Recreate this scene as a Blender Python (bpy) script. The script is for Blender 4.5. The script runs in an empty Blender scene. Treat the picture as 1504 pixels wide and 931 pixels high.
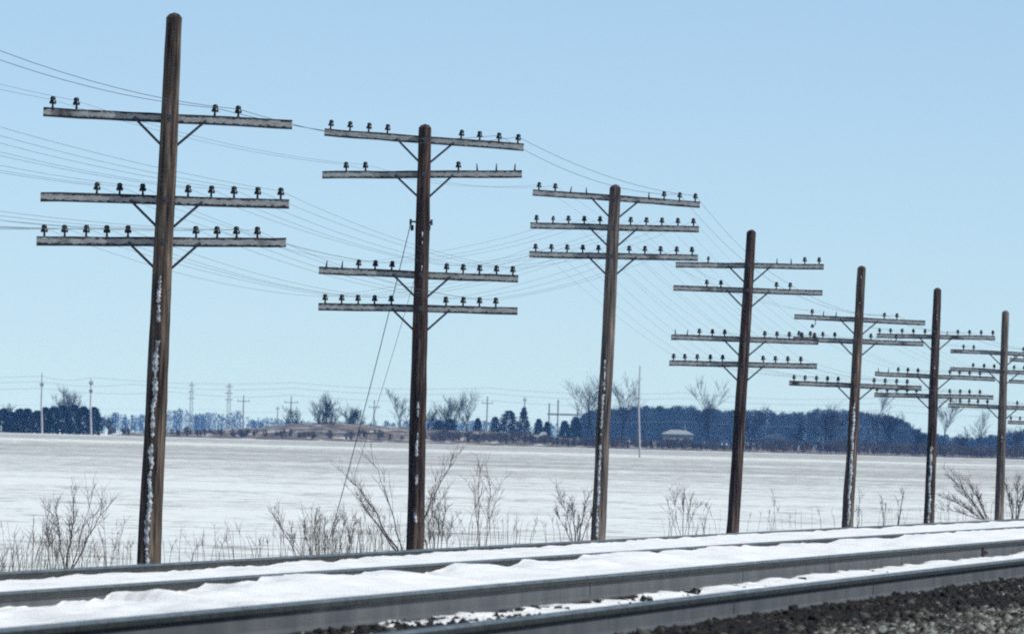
import bpy, math, random
import numpy as np
from mathutils import Vector, Matrix

S = bpy.context.scene
COL = S.collection
R = random.Random(11)
rad = math.radians

# ------------------------------------------------------------------ camera
W0, H0, F = 1504.0, 931.0, 19200.0        # photograph's pixels, focal length in pixels
CAMZ = 1.85
ROLL = math.atan(0.0266)
cr, sr = math.cos(ROLL), math.sin(ROLL)
HORV = cr * (651.0 - 465.5)
PITCH = math.atan(HORV / F)
Fw = Vector((0, math.cos(PITCH), math.sin(PITCH)))
Rt = Vector((1, 0, 0))
Up = Vector((0, -math.sin(PITCH), math.cos(PITCH)))
cR = Rt * cr + Up * sr
cU = -Rt * sr + Up * cr
cam_d = bpy.data.cameras.new("camera")
cam = bpy.data.objects.new("camera", cam_d)
COL.objects.link(cam)
m = Matrix((cR, cU, -Fw)).transposed().to_4x4()
m.translation = Vector((0, 0, CAMZ))
cam.matrix_world = m
cam_d.sensor_width = 36
cam_d.lens = F / W0 * 36
cam_d.clip_start = 0.5
cam_d.clip_end = 30000
cam_d.dof.use_dof = True
cam_d.dof.focus_distance = 190
cam_d.dof.aperture_fstop = 22
S.camera = cam

# ------------------------------------------------------------------ light
SUN_EL, SUN_AZ = 42.0, 112.0     # azimuth clockwise from the view axis (+Y)
w = bpy.data.worlds.new("World"); S.world = w
w.use_nodes = True
nt = w.node_tree
bg = nt.nodes["Background"]
sky = nt.nodes.new("ShaderNodeTexSky")
sky.sky_type = 'NISHITA'
sky.sun_disc = False
sky.sun_elevation = rad(SUN_EL)
sky.sun_rotation = rad(SUN_AZ)
sky.air_density = 0.34
sky.dust_density = 0.13
sky.ozone_density = 4.5
tint = nt.nodes.new("ShaderNodeMixRGB"); tint.blend_type = 'MULTIPLY'
tint.inputs[0].default_value = 1
tint.inputs[2].default_value = (1.12, 1.03, 0.87, 1)
nt.links.new(sky.outputs[0], tint.inputs[1])
nt.links.new(tint.outputs[0], bg.inputs[0])
bg.inputs[1].default_value = 0.13

sd = bpy.data.lights.new("sun", 'SUN')
sd.energy = 4.4
sd.angle = rad(0.6)
sd.color = (0.94, 0.96, 0.93)
sun = bpy.data.objects.new("sun", sd); COL.objects.link(sun)
tosun = Vector((math.sin(rad(SUN_AZ)) * math.cos(rad(SUN_EL)), math.cos(rad(SUN_AZ)) * math.cos(rad(SUN_EL)), math.sin(rad(SUN_EL))))
sun.rotation_euler = tosun.to_track_quat('Z', 'Y').to_euler()
sun.location = (20, 20, 60)

S.view_settings.view_transform = 'Standard'
S.view_settings.look = 'None'
S.view_settings.gamma = 1
S.view_settings.exposure = 0.15
S.render.engine = 'CYCLES'
S.cycles.filter_width = 2.0
S.cycles.max_bounces = 6
S.cycles.volume_bounces = 1
S.cycles.use_denoising = False

# ------------------------------------------------------------------ helpers
def at(px, py, Y):
    dx, dy = px - W0 / 2, py - H0 / 2
    d = Fw * F + cR * dx - cU * dy
    k = Y / d.y
    return Vector((d.x * k, Y, CAMZ + d.z * k))

def ground(Y):
    t = min(max((Y - 420) / 1480.0, 0), 1)
    t = t * t * (3 - 2 * t)
    return 1.45 * t

def tag(o, label=None, cat=None, group=None, kind=None):
    if label: o["label"] = label
    if cat: o["category"] = cat
    if group: o["group"] = group
    if kind: o["kind"] = kind
    return o

def empty(name, loc, label, cat, group=None):
    o = bpy.data.objects.new(name, None)
    o.empty_display_size = 0.5
    COL.objects.link(o); o.location = loc
    return tag(o, label, cat, group)

class MB:
    def __init__(s): s.v = []; s.f = []; s.mi = []
    def add(s, verts, faces, mi=0):
        n = len(s.v); s.v += [tuple(p) for p in verts]
        s.f += [tuple(i + n for i in f) for f in faces]; s.mi += [mi] * len(faces)
    def tube(s, pts, rads, n=5, mi=0, cap=True):
        pts = [Vector(p) for p in pts]
        if not hasattr(rads, '__len__'): rads = [rads] * len(pts)
        V = []; Fc = []
        for i, p in enumerate(pts):
            d = (pts[min(i + 1, len(pts) - 1)] - pts[max(i - 1, 0)])
            d = d.normalized() if d.length > 1e-9 else Vector((0, 0, 1))
            a = Vector((0, 0, 1)) if abs(d.z) < 0.9 else Vector((1, 0, 0))
            x = d.cross(a).normalized(); y = d.cross(x)
            for k in range(n):
                t = 2 * math.pi * k / n
                V.append(p + (x * math.cos(t) + y * math.sin(t)) * rads[i])
        for i in range(len(pts) - 1):
            for k in range(n):
                k2 = (k + 1) % n
                Fc.append((i * n + k, i * n + k2, (i + 1) * n + k2, (i + 1) * n + k))
        if cap and n > 2:
            Fc.append(tuple(range(n))[::-1]); Fc.append(tuple((len(pts) - 1) * n + k for k in range(n)))
        s.add(V, Fc, mi)
    def box(s, c, h, ax=None, mi=0, bev=0.0):
        c = Vector(c)
        X, Y, Z = ax if ax else (Vector((1, 0, 0)), Vector((0, 1, 0)), Vector((0, 0, 1)))
        V = [c + X * (h[0] * i) + Y * (h[1] * j) + Z * (h[2] * k) for i in (-1, 1) for j in (-1, 1) for k in (-1, 1)]
        s.add(V, [(0, 1, 3, 2), (4, 6, 7, 5), (0, 4, 5, 1), (2, 3, 7, 6), (0, 2, 6, 4), (1, 5, 7, 3)], mi)
    def lathe(s, prof, n=12, c=(0, 0, 0), mi=0):
        V = []; Fc = []
        for r, z in prof:
            for k in range(n):
                t = 2 * math.pi * k / n
                V.append((c[0] + r * math.cos(t), c[1] + r * math.sin(t), c[2] + z))
        for i in range(len(prof) - 1):
            for k in range(n):
                k2 = (k + 1) % n
                Fc.append((i * n + k, i * n + k2, (i + 1) * n + k2, (i + 1) * n + k))
        Fc.append(tuple(range(n))[::-1]); Fc.append(tuple((len(prof) - 1) * n + k for k in range(n)))
        s.add(V, Fc, mi)
    def mesh(s, name, mats, smooth=False):
        me = bpy.data.meshes.new(name)
        me.from_pydata(s.v, [], s.f)
        for mm in (mats if isinstance(mats, (list, tuple)) else [mats]): me.materials.append(mm)
        if any(s.mi): me.polygons.foreach_set("material_index", s.mi)
        if smooth: me.polygons.foreach_set("use_smooth", [True] * len(me.polygons))
        me.update()
        return me
    def build(s, name, mats, parent=None, smooth=False, loc=None):
        return link(name, s.mesh(name, mats, smooth), parent, loc)

def link(name, me, parent=None, loc=None):
    o = bpy.data.objects.new(name, me); COL.objects.link(o)
    if parent is not None: o.parent = parent
    if loc is not None: o.location = loc
    return o

def copy_obj(src, parent, loc):
    c = src.copy(); COL.objects.link(c); c.parent = parent; c.location = loc
    return c

def vnoise(x, y, seed=0):
    """value noise on numpy arrays, about -1..1"""
    x = np.asarray(x, float); y = np.asarray(y, float)
    xi = np.floor(x).astype(np.int64); yi = np.floor(y).astype(np.int64)
    fx = x - xi; fy = y - yi
    fx = fx * fx * (3 - 2 * fx); fy = fy * fy * (3 - 2 * fy)
    def h(a, b):
        n = (a * 374761393 + b * 668265263 + seed * 974711) & 0x7fffffff
        n = ((n ^ (n >> 13)) * 1274126177) & 0x7fffffff
        return ((n ^ (n >> 16)) & 0xffff) / 32767.5 - 1
    return (h(xi, yi) * (1 - fx) + h(xi + 1, yi) * fx) * (1 - fy) + (h(xi, yi + 1) * (1 - fx) + h(xi + 1, yi + 1) * fx) * fy

def fbm(x, y, seed=0, oct=4):
    s = 0; a = 1; t = 0
    for i in range(oct):
        s = s + a * vnoise(np.asarray(x) * 2 ** i, np.asarray(y) * 2 ** i, seed + i * 7); t += a; a *= .5
    return s / t

def sstep(a, b, x):
    t = np.clip((np.asarray(x, float) - a) / (b - a), 0, 1)
    return t * t * (3 - 2 * t)

# ------------------------------------------------------------------ materials
def mat(name, col, rough=0.8, metal=0.0, spec=0.3):
    mm = bpy.data.materials.new(name); mm.use_nodes = True
    b = mm.node_tree.nodes["Principled BSDF"]
    b.inputs["Base Color"].default_value = (*col, 1)
    b.inputs["Roughness"].default_value = rough
    b.inputs["Metallic"].default_value = metal
    b.inputs["Specular IOR Level"].default_value = spec
    return mm

def noisy(name, stops, scale=(1, 1, 1), nscale=4.0, detail=6, rough=0.85, bump=0.0, bdist=0.01, metal=0, spec=0.25, coord='Object', nrough=0.55, second=None):
    """noise -> colour ramp; stops = [(pos, colour), ...]"""
    mm = mat(name, stops[0][1], rough, metal, spec)
    t = mm.node_tree; N = t.nodes; L = t.links; b = N["Principled BSDF"]
    tc = N.new("ShaderNodeTexCoord"); mp = N.new("ShaderNodeMapping"); mp.inputs["Scale"].default_value = scale
    if coord == 'World':
        g = N.new("ShaderNodeNewGeometry"); L.new(g.outputs["Position"], mp.inputs[0])
    else:
        L.new(tc.outputs[coord], mp.inputs[0])
    nz = N.new("ShaderNodeTexNoise"); nz.inputs["Scale"].default_value = nscale; nz.inputs["Detail"].default_value = detail
    nz.inputs["Roughness"].default_value = nrough
    L.new(mp.outputs[0], nz.inputs["Vector"])
    rp = N.new("ShaderNodeValToRGB")
    while len(rp.color_ramp.elements) < len(stops): rp.color_ramp.elements.new(0.5)
    for e, (p, c) in zip(rp.color_ramp.elements, stops): e.position = p; e.color = (*c, 1)
    L.new(nz.outputs["Fac"], rp.inputs[0]); L.new(rp.outputs[0], b.inputs["Base Color"])
    if bump:
        bp = N.new("ShaderNodeBump"); bp.inputs["Strength"].default_value = bump; bp.inputs["Distance"].default_value = bdist
        L.new(nz.outputs["Fac"], bp.inputs["Height"]); L.new(bp.outputs[0], b.inputs["Normal"])
    return mm

def pole_wood(name, dark, mid, light):
    mm = noisy(name, [(0.30, dark), (0.52, mid), (0.75, light)], scale=(16, 16, 0.9), nscale=1.6, detail=8, rough=0.95, bump=1.0, bdist=0.05, spec=0.1)
    t = mm.node_tree; N = t.nodes; L = t.links; b = N["Principled BSDF"]
    tc = N.new("ShaderNodeTexCoord"); mp = N.new("ShaderNodeMapping"); mp.inputs["Scale"].default_value = (3, 3, 0.45)
    nz = N.new("ShaderNodeTexNoise"); nz.inputs["Scale"].default_value = 1.3; nz.inputs["Detail"].default_value = 5
    L.new(tc.outputs["Object"], mp.inputs[0]); L.new(mp.outputs[0], nz.inputs["Vector"])
    rp = N.new("ShaderNodeValToRGB"); rp.color_ramp.elements[0].position = 0.35; rp.color_ramp.elements[1].position = 0.65
    rp.color_ramp.elements[0].color = (0.5, 0.5, 0.52, 1); rp.color_ramp.elements[1].color = (1.25, 1.2, 1.15, 1)
    L.new(nz.outputs["Fac"], rp.inputs[0])
    mx = N.new("ShaderNodeMixRGB"); mx.blend_type = 'MULTIPLY'; mx.inputs[0].default_value = 1
    src = b.inputs["Base Color"].links[0].from_socket
    L.new(src, mx.inputs[1]); L.new(rp.outputs[0], mx.inputs[2]); L.new(mx.outputs[0], b.inputs["Base Color"])
    return mm

M = {}
M['pole_brown'] = pole_wood('creosoted_wood', (0.012, 0.010, 0.010), (0.080, 0.062, 0.050), (0.24, 0.19, 0.15))
M['pole_dark'] = pole_wood('dark_creosoted_wood', (0.008, 0.006, 0.007), (0.046, 0.032, 0.028), (0.16, 0.115, 0.088))
M['pole_grey'] = pole_wood('weathered_grey_wood', (0.025, 0.022, 0.022), (0.105, 0.090, 0.080), (0.24, 0.205, 0.175))
M['insulator'] = mat('dark_glass', (0.005, 0.008, 0.011), 0.3, 0, 0.3)
M['pin'] = mat('rusted_pin_steel', (0.035, 0.025, 0.022), 0.7)
M['steel_dark'] = mat('dark_galvanised_steel', (0.05, 0.05, 0.06), 0.6, 0.3)
M['wire'] = mat('dull_copper_wire', (0.03, 0.032, 0.036), 0.6, 0.2)

def arm_material():
    """weathered crossarm: dark oiled wood with a grey, frosted middle on its faces"""
    mm = mat('frosted_crossarm_wood', (0.3, 0.3, 0.3), 0.85)
    t = mm.node_tree; N = t.nodes; L = t.links; b = N["Principled BSDF"]
    tc = N.new("ShaderNodeTexCoord")
    sx = N.new("ShaderNodeSeparateXYZ"); L.new(tc.outputs["Object"], sx.inputs[0])
    ab = N.new("ShaderNodeMath"); ab.operation = 'ABSOLUTE'; L.new(sx.outputs["Z"], ab.inputs[0])
    mp = N.new("ShaderNodeMapping"); mp.inputs["Scale"].default_value = (16, 9, 30)
    oi = N.new("ShaderNodeObjectInfo"); ad = N.new("ShaderNodeVectorMath"); ad.operation = 'ADD'
    cx = N.new("ShaderNodeCombineXYZ"); ml = N.new("ShaderNodeMath"); ml.operation = 'MULTIPLY'; ml.inputs[1].default_value = 40
    L.new(oi.outputs["Random"], ml.inputs[0]); L.new(ml.outputs[0], cx.inputs[0])
    L.new(tc.outputs["Object"], ad.inputs[0]); L.new(cx.outputs[0], ad.inputs[1]); L.new(ad.outputs[0], mp.inputs[0])
    nz = N.new("ShaderNodeTexNoise"); nz.inputs["Scale"].default_value = 1.4; nz.inputs["Detail"].default_value = 6
    L.new(mp.outputs[0], nz.inputs["Vector"])
    mr = N.new("ShaderNodeMapRange"); mr.inputs["From Min"].default_value = 0.3; mr.inputs["From Max"].default_value = 0.7
    mr.inputs["To Min"].default_value = 0.018; mr.inputs["To Max"].default_value = 0.047
    L.new(nz.outputs["Fac"], mr.inputs[0])
    lt = N.new("ShaderNodeMath"); lt.operation = 'SUBTRACT'; L.new(mr.outputs[0], lt.inputs[0]); L.new(ab.outputs[0], lt.inputs[1])
    fac = N.new("ShaderNodeMapRange"); fac.inputs["From Min"].default_value = -0.004; fac.inputs["From Max"].default_value = 0.008
    L.new(lt.outputs[0], fac.inputs[0])
    # long patches along the arm where the frost has gone
    mp2 = N.new("ShaderNodeMapping"); mp2.inputs["Scale"].default_value = (1.6, 0.01, 0.01)
    L.new(ad.outputs[0], mp2.inputs[0])
    n2 = N.new("ShaderNodeTexNoise"); n2.inputs["Scale"].default_value = 1.0; n2.inputs["Detail"].default_value = 3
    L.new(mp2.outputs[0], n2.inputs["Vector"])
    f2 = N.new("ShaderNodeMapRange"); f2.inputs["From Min"].default_value = 0.34; f2.inputs["From Max"].default_value = 0.44
    L.new(n2.outputs["Fac"], f2.inputs[0])
    mu = N.new("ShaderNodeMath"); mu.operation = 'MULTIPLY'; L.new(fac.outputs[0], mu.inputs[0]); L.new(f2.outputs[0], mu.inputs[1])
    # fine grain
    mp3 = N.new("ShaderNodeMapping"); mp3.inputs["Scale"].default_value = (4, 60, 60); L.new(tc.outputs["Object"], mp3.inputs[0])
    n3 = N.new("ShaderNodeTexNoise"); n3.inputs["Scale"].default_value = 2; n3.inputs["Detail"].default_value = 4; L.new(mp3.outputs[0], n3.inputs["Vector"])
    rp = N.new("ShaderNodeValToRGB"); rp.color_ramp.elements[0].position = 0.3; rp.color_ramp.elements[1].position = 0.7
    rp.color_ramp.elements[0].color = (0.16, 0.172, 0.176, 1); rp.color_ramp.elements[1].color = (0.40, 0.415, 0.415, 1)
    L.new(n3.outputs["Fac"], rp.inputs[0])
    mx = N.new("ShaderNodeMixRGB"); mx.inputs[1].default_value = (0.022, 0.018, 0.020, 1)
    L.new(mu.outputs[0], mx.inputs[0]); L.new(rp.outputs[0], mx.inputs[2]); L.new(mx.outputs[0], b.inputs["Base Color"])
    bp = N.new("ShaderNodeBump"); bp.inputs["Strength"].default_value = 0.5; bp.inputs["Distance"].default_value = 0.006
    L.new(n3.outputs["Fac"], bp.inputs["Height"]); L.new(bp.outputs[0], b.inputs["Normal"])
    return mm
M['arm'] = arm_material()

def rail_head():
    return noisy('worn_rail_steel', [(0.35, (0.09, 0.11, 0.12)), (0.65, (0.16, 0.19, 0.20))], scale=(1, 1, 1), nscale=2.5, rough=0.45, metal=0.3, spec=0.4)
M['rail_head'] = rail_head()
M['rail_side'] = noisy('shaded_rail_side', [(0.35, (0.010, 0.012, 0.010)), (0.65, (0.026, 0.028, 0.023))], scale=(1, 1, 1), nscale=4, rough=0.7, spec=0.2)  # shade painted into the colour: near-black head sides and underside, as if unlit
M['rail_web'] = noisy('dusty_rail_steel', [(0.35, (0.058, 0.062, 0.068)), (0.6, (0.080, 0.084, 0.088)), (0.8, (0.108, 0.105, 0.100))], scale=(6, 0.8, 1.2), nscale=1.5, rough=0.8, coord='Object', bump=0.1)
M['snow'] = noisy('drifted_snow', [(0.3, (0.80, 0.81, 0.82)), (0.64, (0.88, 0.88, 0.88)), (0.72, (0.80, 0.79, 0.77)), (0.76, (0.30, 0.27, 0.25))], nscale=5, rough=0.8, bump=0.5, bdist=0.04, coord='World', spec=0.15, detail=10, nrough=0.7)
M['crust'] = noisy('snow_crust_on_wood', [(0.40, (0.10, 0.10, 0.11)), (0.60, (0.52, 0.56, 0.60))], nscale=14, rough=0.8)
M['ballast_bed'] = noisy('ballast_bed', [(0.3, (0.015, 0.013, 0.012)), (0.7, (0.06, 0.052, 0.048))], nscale=22, rough=0.95, bump=1.0, bdist=0.03, coord='World')
M['stone_dark'] = mat('oil_stained_stone', (0.012, 0.010, 0.0095), 0.9)
M['stone_mid'] = mat('grey_brown_stone', (0.060, 0.058, 0.050), 0.9)
M['stone_light'] = mat('pale_grey_stone', (0.21, 0.22, 0.20), 0.9)
M['tie'] = noisy('creosoted_tie_wood', [(0.3, (0.018, 0.013, 0.011)), (0.7, (0.07, 0.055, 0.045))], scale=(2, 20, 20), nscale=2, rough=0.95, bump=0.6)
M['twig'] = noisy('bare_twig_bark', [(0.3, (0.028, 0.020, 0.019)), (0.7, (0.075, 0.056, 0.048))], nscale=2, rough=0.9, coord='World')
M['twig_pale'] = noisy('pale_twig_bark', [(0.3, (0.06, 0.047, 0.040)), (0.7, (0.14, 0.11, 0.09))], nscale=2, rough=0.9, coord='World')
M['weed'] = noisy('dry_weed_stalks', [(0.3, (0.06, 0.048, 0.038)), (0.7, (0.17, 0.13, 0.095))], nscale=1, rough=0.95, coord='World')
M['far_bark'] = noisy('far_tree_bark', [(0.3, (0.009, 0.008, 0.012)), (0.7, (0.026, 0.022, 0.025))], nscale=0.7, rough=0.95, coord='World')
M['wood_twig'] = noisy('wood_twigs', [(0.3, (0.003, 0.004, 0.008)), (0.7, (0.018, 0.018, 0.024))], scale=(1.0, .1, .12), nscale=0.5, rough=0.95, coord='World')
M['wood_pale'] = noisy('pale_wood_trunks', [(0.3, (0.03, 0.028, 0.03)), (0.7, (0.08, 0.075, 0.075))], nscale=0.3, rough=0.95, coord='World')
M['far_twig'] = noisy('far_tree_twigs', [(0.3, (0.010, 0.009, 0.013)), (0.7, (0.030, 0.025, 0.028))], nscale=0.5, rough=0.95, coord='World')
M['needles'] = noisy('conifer_needles', [(0.3, (0.005, 0.008, 0.013)), (0.7, (0.014, 0.020, 0.024))], nscale=1.2, rough=0.9, coord='World')
M['scrub'] = noisy('dry_scrub', [(0.3, (0.035, 0.029, 0.033)), (0.7, (0.12, 0.095, 0.085))], nscale=0.4, rough=0.95, coord='World')
M['bank'] = noisy('rough_grass_bank', [(0.36, (0.05, 0.042, 0.038)), (0.48, (0.14, 0.115, 0.095)), (0.58, (0.23, 0.20, 0.17)), (0.66, (0.60, 0.62, 0.64))], scale=(0.35, 0.08, 1.3), nscale=1.0, detail=7, rough=0.95, coord='World')
M['pale_pole'] = noisy('pale_weathered_pole', [(0.3, (0.28, 0.28, 0.30)), (0.7, (0.42, 0.42, 0.42))], scale=(1, 1, .5), nscale=1.0, rough=0.8)
M['grey_pole'] = mat('grey_pole_wood', (0.16, 0.15, 0.16), 0.85)
M['lattice'] = mat('galvanised_lattice', (0.25, 0.26, 0.28), 0.6, 0.3)
M['siding'] = noisy('pale_siding', [(0.4, (0.26, 0.28, 0.29)), (0.6, (0.32, 0.33, 0.33))], nscale=1, rough=0.8)
M['roof_snow'] = mat('snowy_roof', (0.27, 0.30, 0.32), 0.85)
M['grey_shingle'] = mat('grey_shingle', (0.03, 0.033, 0.036), 0.9)
M['window'] = mat('dark_window', (0.03, 0.04, 0.06), 0.2)

def field_material():
    """snow-covered plough land: snow with tan stubble showing in long rows, barer towards its far side"""
    mm = mat('snowy_stubble_field', (0.8, 0.82, 0.85), 0.85, spec=0.1)
    t = mm.node_tree; N = t.nodes; L = t.links; b = N["Principled BSDF"]
    g = N.new("ShaderNodeNewGeometry"); sp = N.new("ShaderNodeSeparateXYZ"); L.new(g.outputs["Position"], sp.inputs[0])
    def noise(scale, ns, det, rough=0.6):
        mp = N.new("ShaderNodeMapping"); mp.inputs["Scale"].default_value = scale; L.new(g.outputs["Position"], mp.inputs[0])
        n = N.new("ShaderNodeTexNoise"); n.inputs["Scale"].default_value = ns; n.inputs["Detail"].default_value = det; n.inputs["Roughness"].default_value = rough
        L.new(mp.outputs[0], n.inputs["Vector"]); return n.outputs["Fac"]
    def math_(op, a, bb):
        n = N.new("ShaderNodeMath"); n.operation = op
        for i, q in enumerate((a, bb)):
            if isinstance(q, (int, float)): n.inputs[i].default_value = q
            else: L.new(q, n.inputs[i])
        return n.outputs[0]
    rows = noise((0.30, 0.11, 1), 1.0, 10, 0.85); wide = noise((0.012, 0.018, 1), 1.0, 6, 0.7)
    fine = noise((1.0, 0.28, 1), 1.0, 5, 0.75)
    rp = N.new("ShaderNodeValToRGB"); cr_ = rp.color_ramp
    # how much stubble shows, against distance (0..2500 m)
    for _ in range(10): cr_.elements.new(0.5)
    prof = [(0.0, .17), (0.13, .17), (0.22, .20), (0.30, .30), (0.38, .345), (0.44, .355), (0.500, .34), (0.515, .16), (0.535, .16), (0.555, .38), (0.70, .36), (0.715, .1)]
    for e, (p, v) in zip(cr_.elements, prof): e.position = p; e.color = (v, v, v, 1)
    L.new(math_('DIVIDE', sp.outputs["Y"], 2500.0), rp.inputs[0])
    bare = rp.outputs[0]
    mixn = math_('ADD', math_('MULTIPLY', math_('SUBTRACT', rows, 0.5), 0.9), math_('ADD', math_('MULTIPLY', math_('SUBTRACT', fine, 0.5), 1.1), math_('ADD', math_('MULTIPLY', math_('SUBTRACT', wide, 0.5), 0.7), 0.5)))
    v = math_('SUBTRACT', math_('ADD', bare, mixn), 0.78)
    fac = N.new("ShaderNodeMapRange"); fac.inputs["From Min"].default_value = -0.12; fac.inputs["From Max"].default_value = 0.12
    fac.inputs["To Max"].default_value = 0.80
    L.new(v, fac.inputs[0])
    mx = N.new("ShaderNodeMixRGB"); mx.inputs[1].default_value = (0.77, 0.805, 0.80, 1); mx.inputs[2].default_value = (0.265, 0.262, 0.24, 1)
    L.new(fac.outputs[0], mx.inputs[0]); L.new(mx.outputs[0], b.inputs["Base Color"])
    return mm
M['field'] = field_material()

# ------------------------------------------------------------------ the ground and the field
def ground_mesh():
    ys = list(np.arange(-300, 150, 30.0)) + list(np.arange(150, 460, 1.0)) + list(np.arange(460, 2000, 8.0)) + list(np.arange(2000, 9001, 250.0))
    xs = [-5000, -2000, -800, -300, -100] + list(np.arange(-44, 44.1, 1.6)) + [100, 300, 800, 2000, 5000]
    Y, X = np.meshgrid(ys, xs, indexing='ij')
    Z = np.vectorize(ground)(Y)
    a = sstep(150, 175, Y) * (1 - sstep(430, 470, Y)) * (np.abs(X) < 50)
    Z = Z + a * (0.035 * fbm(X * 0.10, Y * 0.22, 3, 4) + 0.012 * vnoise(X * 0.7, Y * 0.9, 9))
    a2 = sstep(470, 560, Y) * (1 - sstep(1850, 1900, Y))
    Z = Z + a2 * 0.03 * fbm(X * 0.01, Y * 0.03, 5, 3)
    ny, nx = len(ys), len(xs)
    V = np.stack([X.ravel(), Y.ravel(), Z.ravel()], 1)
    i = np.arange(ny - 1)[:, None] * nx + np.arange(nx - 1)[None, :]
    i = i.ravel()
    Fc = np.stack([i, i + 1, i + nx + 1, i + nx], 1)
    me = bpy.data.meshes.new("snowy_field"); me.from_pydata(V.tolist(), [], Fc.tolist())
    me.materials.append(M['field']); me.polygons.foreach_set("use_smooth", [True] * len(me.polygons))
    o = link("snowy_field", me)
    tag(o, "flat snow covered farm field with tan stubble rows", kind="structure")
ground_mesh()

# ------------------------------------------------------------------ the railway
T1, T2 = CAMZ - 0.86, CAMZ - 1.00            # rail tops, near and far track
OFF = {1: 0.0, 2: -1.5, 3: -1.5 - 3.136, 4: -3.0 - 3.136}
def X1(Z):
    Z = np.asarray(Z, float)
    Zc = np.minimum(Z, 210.0)
    z = (Zc - 130) / 50
    x = 6.2328 + 4.8868 * z + 0.10193 * z * z - 0.00893 * z ** 3
    return x + (Z - Zc) * 0.103

def sheet(name, Zs, Os, hf, material, label=None, kind="structure"):
    Zg, Og = np.meshgrid(Zs, Os, indexing='ij')
    X = X1(Zg) + Og
    H = hf(Zg, Og)
    V = np.stack([X.ravel(), Zg.ravel(), H.ravel()], 1)
    nx = len(Os); i = (np.arange(len(Zs) - 1)[:, None] * nx + np.arange(nx - 1)[None, :]).ravel()
    Fc = np.stack([i, i + 1, i + nx + 1, i + nx], 1)
    me = bpy.data.meshes.new(name); me.from_pydata(V.tolist(), [], Fc.tolist())
    me.materials.append(material); me.polygons.foreach_set("use_smooth", [True] * len(me.polygons))
    o = link(name, me); tag(o, label, kind=kind); return o

B1, B2 = T1 - 0.19, T2 - 0.19
def bed_h(Z, O):
    xs = [-12.5, -8.6, -6.8, -4.0, -1.9, 0.6, 2.4, 4.2, 7.5]
    hs = [-0.25, B2 - 0.35, B2 - 0.01, B2 - 0.01, B1 - 0.02, B1 - 0.02, B1 - 0.08, B1 - 0.30, -0.25]
    return np.interp(O, xs, hs) + 0.012 * vnoise(np.asarray(Z) * 3, np.asarray(O) * 3, 2)
sheet("ballast_bed", np.arange(30, 420, 0.5), np.concatenate([np.arange(-12.5, -2, .5), np.arange(-2, 3, .2), np.arange(3, 7.6, .5)]),
      bed_h, M['ballast_bed'], "raised ballast bed of the railway")

# drift line against the third rail, read from the photograph: (x, y of the snow's top edge)
drift_px = [(0, 891), (33, 890), (66, 889), (83, 881), (100, 882), (130, 884.5), (157, 884), (164, 869), (190, 867), (215, 873), (230, 877), (255, 874),
            (280, 869), (308, 865), (314, 857), (325, 861), (345, 858), (390, 849), (410, 845), (430, 844), (460, 848), (500, 848), (533, 841), (570, 848),
            (600, 848), (625, 842), (650, 832), (690, 827), (730, 835), (750, 832), (770, 822), (830, 826), (850, 816), (900, 812), (940, 815), (970, 807),
            (1000, 812), (1030, 803), (1060, 800), (1090, 802), (1120, 806), (1140, 798), (1180, 800), (1240, 789), (1290, 794), (1310, 786)]
r3 = [(0, 865.7), (250, 854.7), (500, 835.5), (750, 820), (1000, 803), (1251, 787), (1504, 771.8)]
dz, dd = [], []
for x, y in drift_px:
    yt = np.interp(x, [p[0] for p in r3], [p[1] for p in r3])
    yh = 631 + 0.0266 * x
    Zr = F * 1.0 / (yt - yh)
    dz.append(Zr); dd.append(max((y - yt) * Zr / F, 0.015))
dz, dd = np.array(dz), np.array(dd)
_o = np.argsort(dz); dz, dd = dz[_o], dd[_o]

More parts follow.
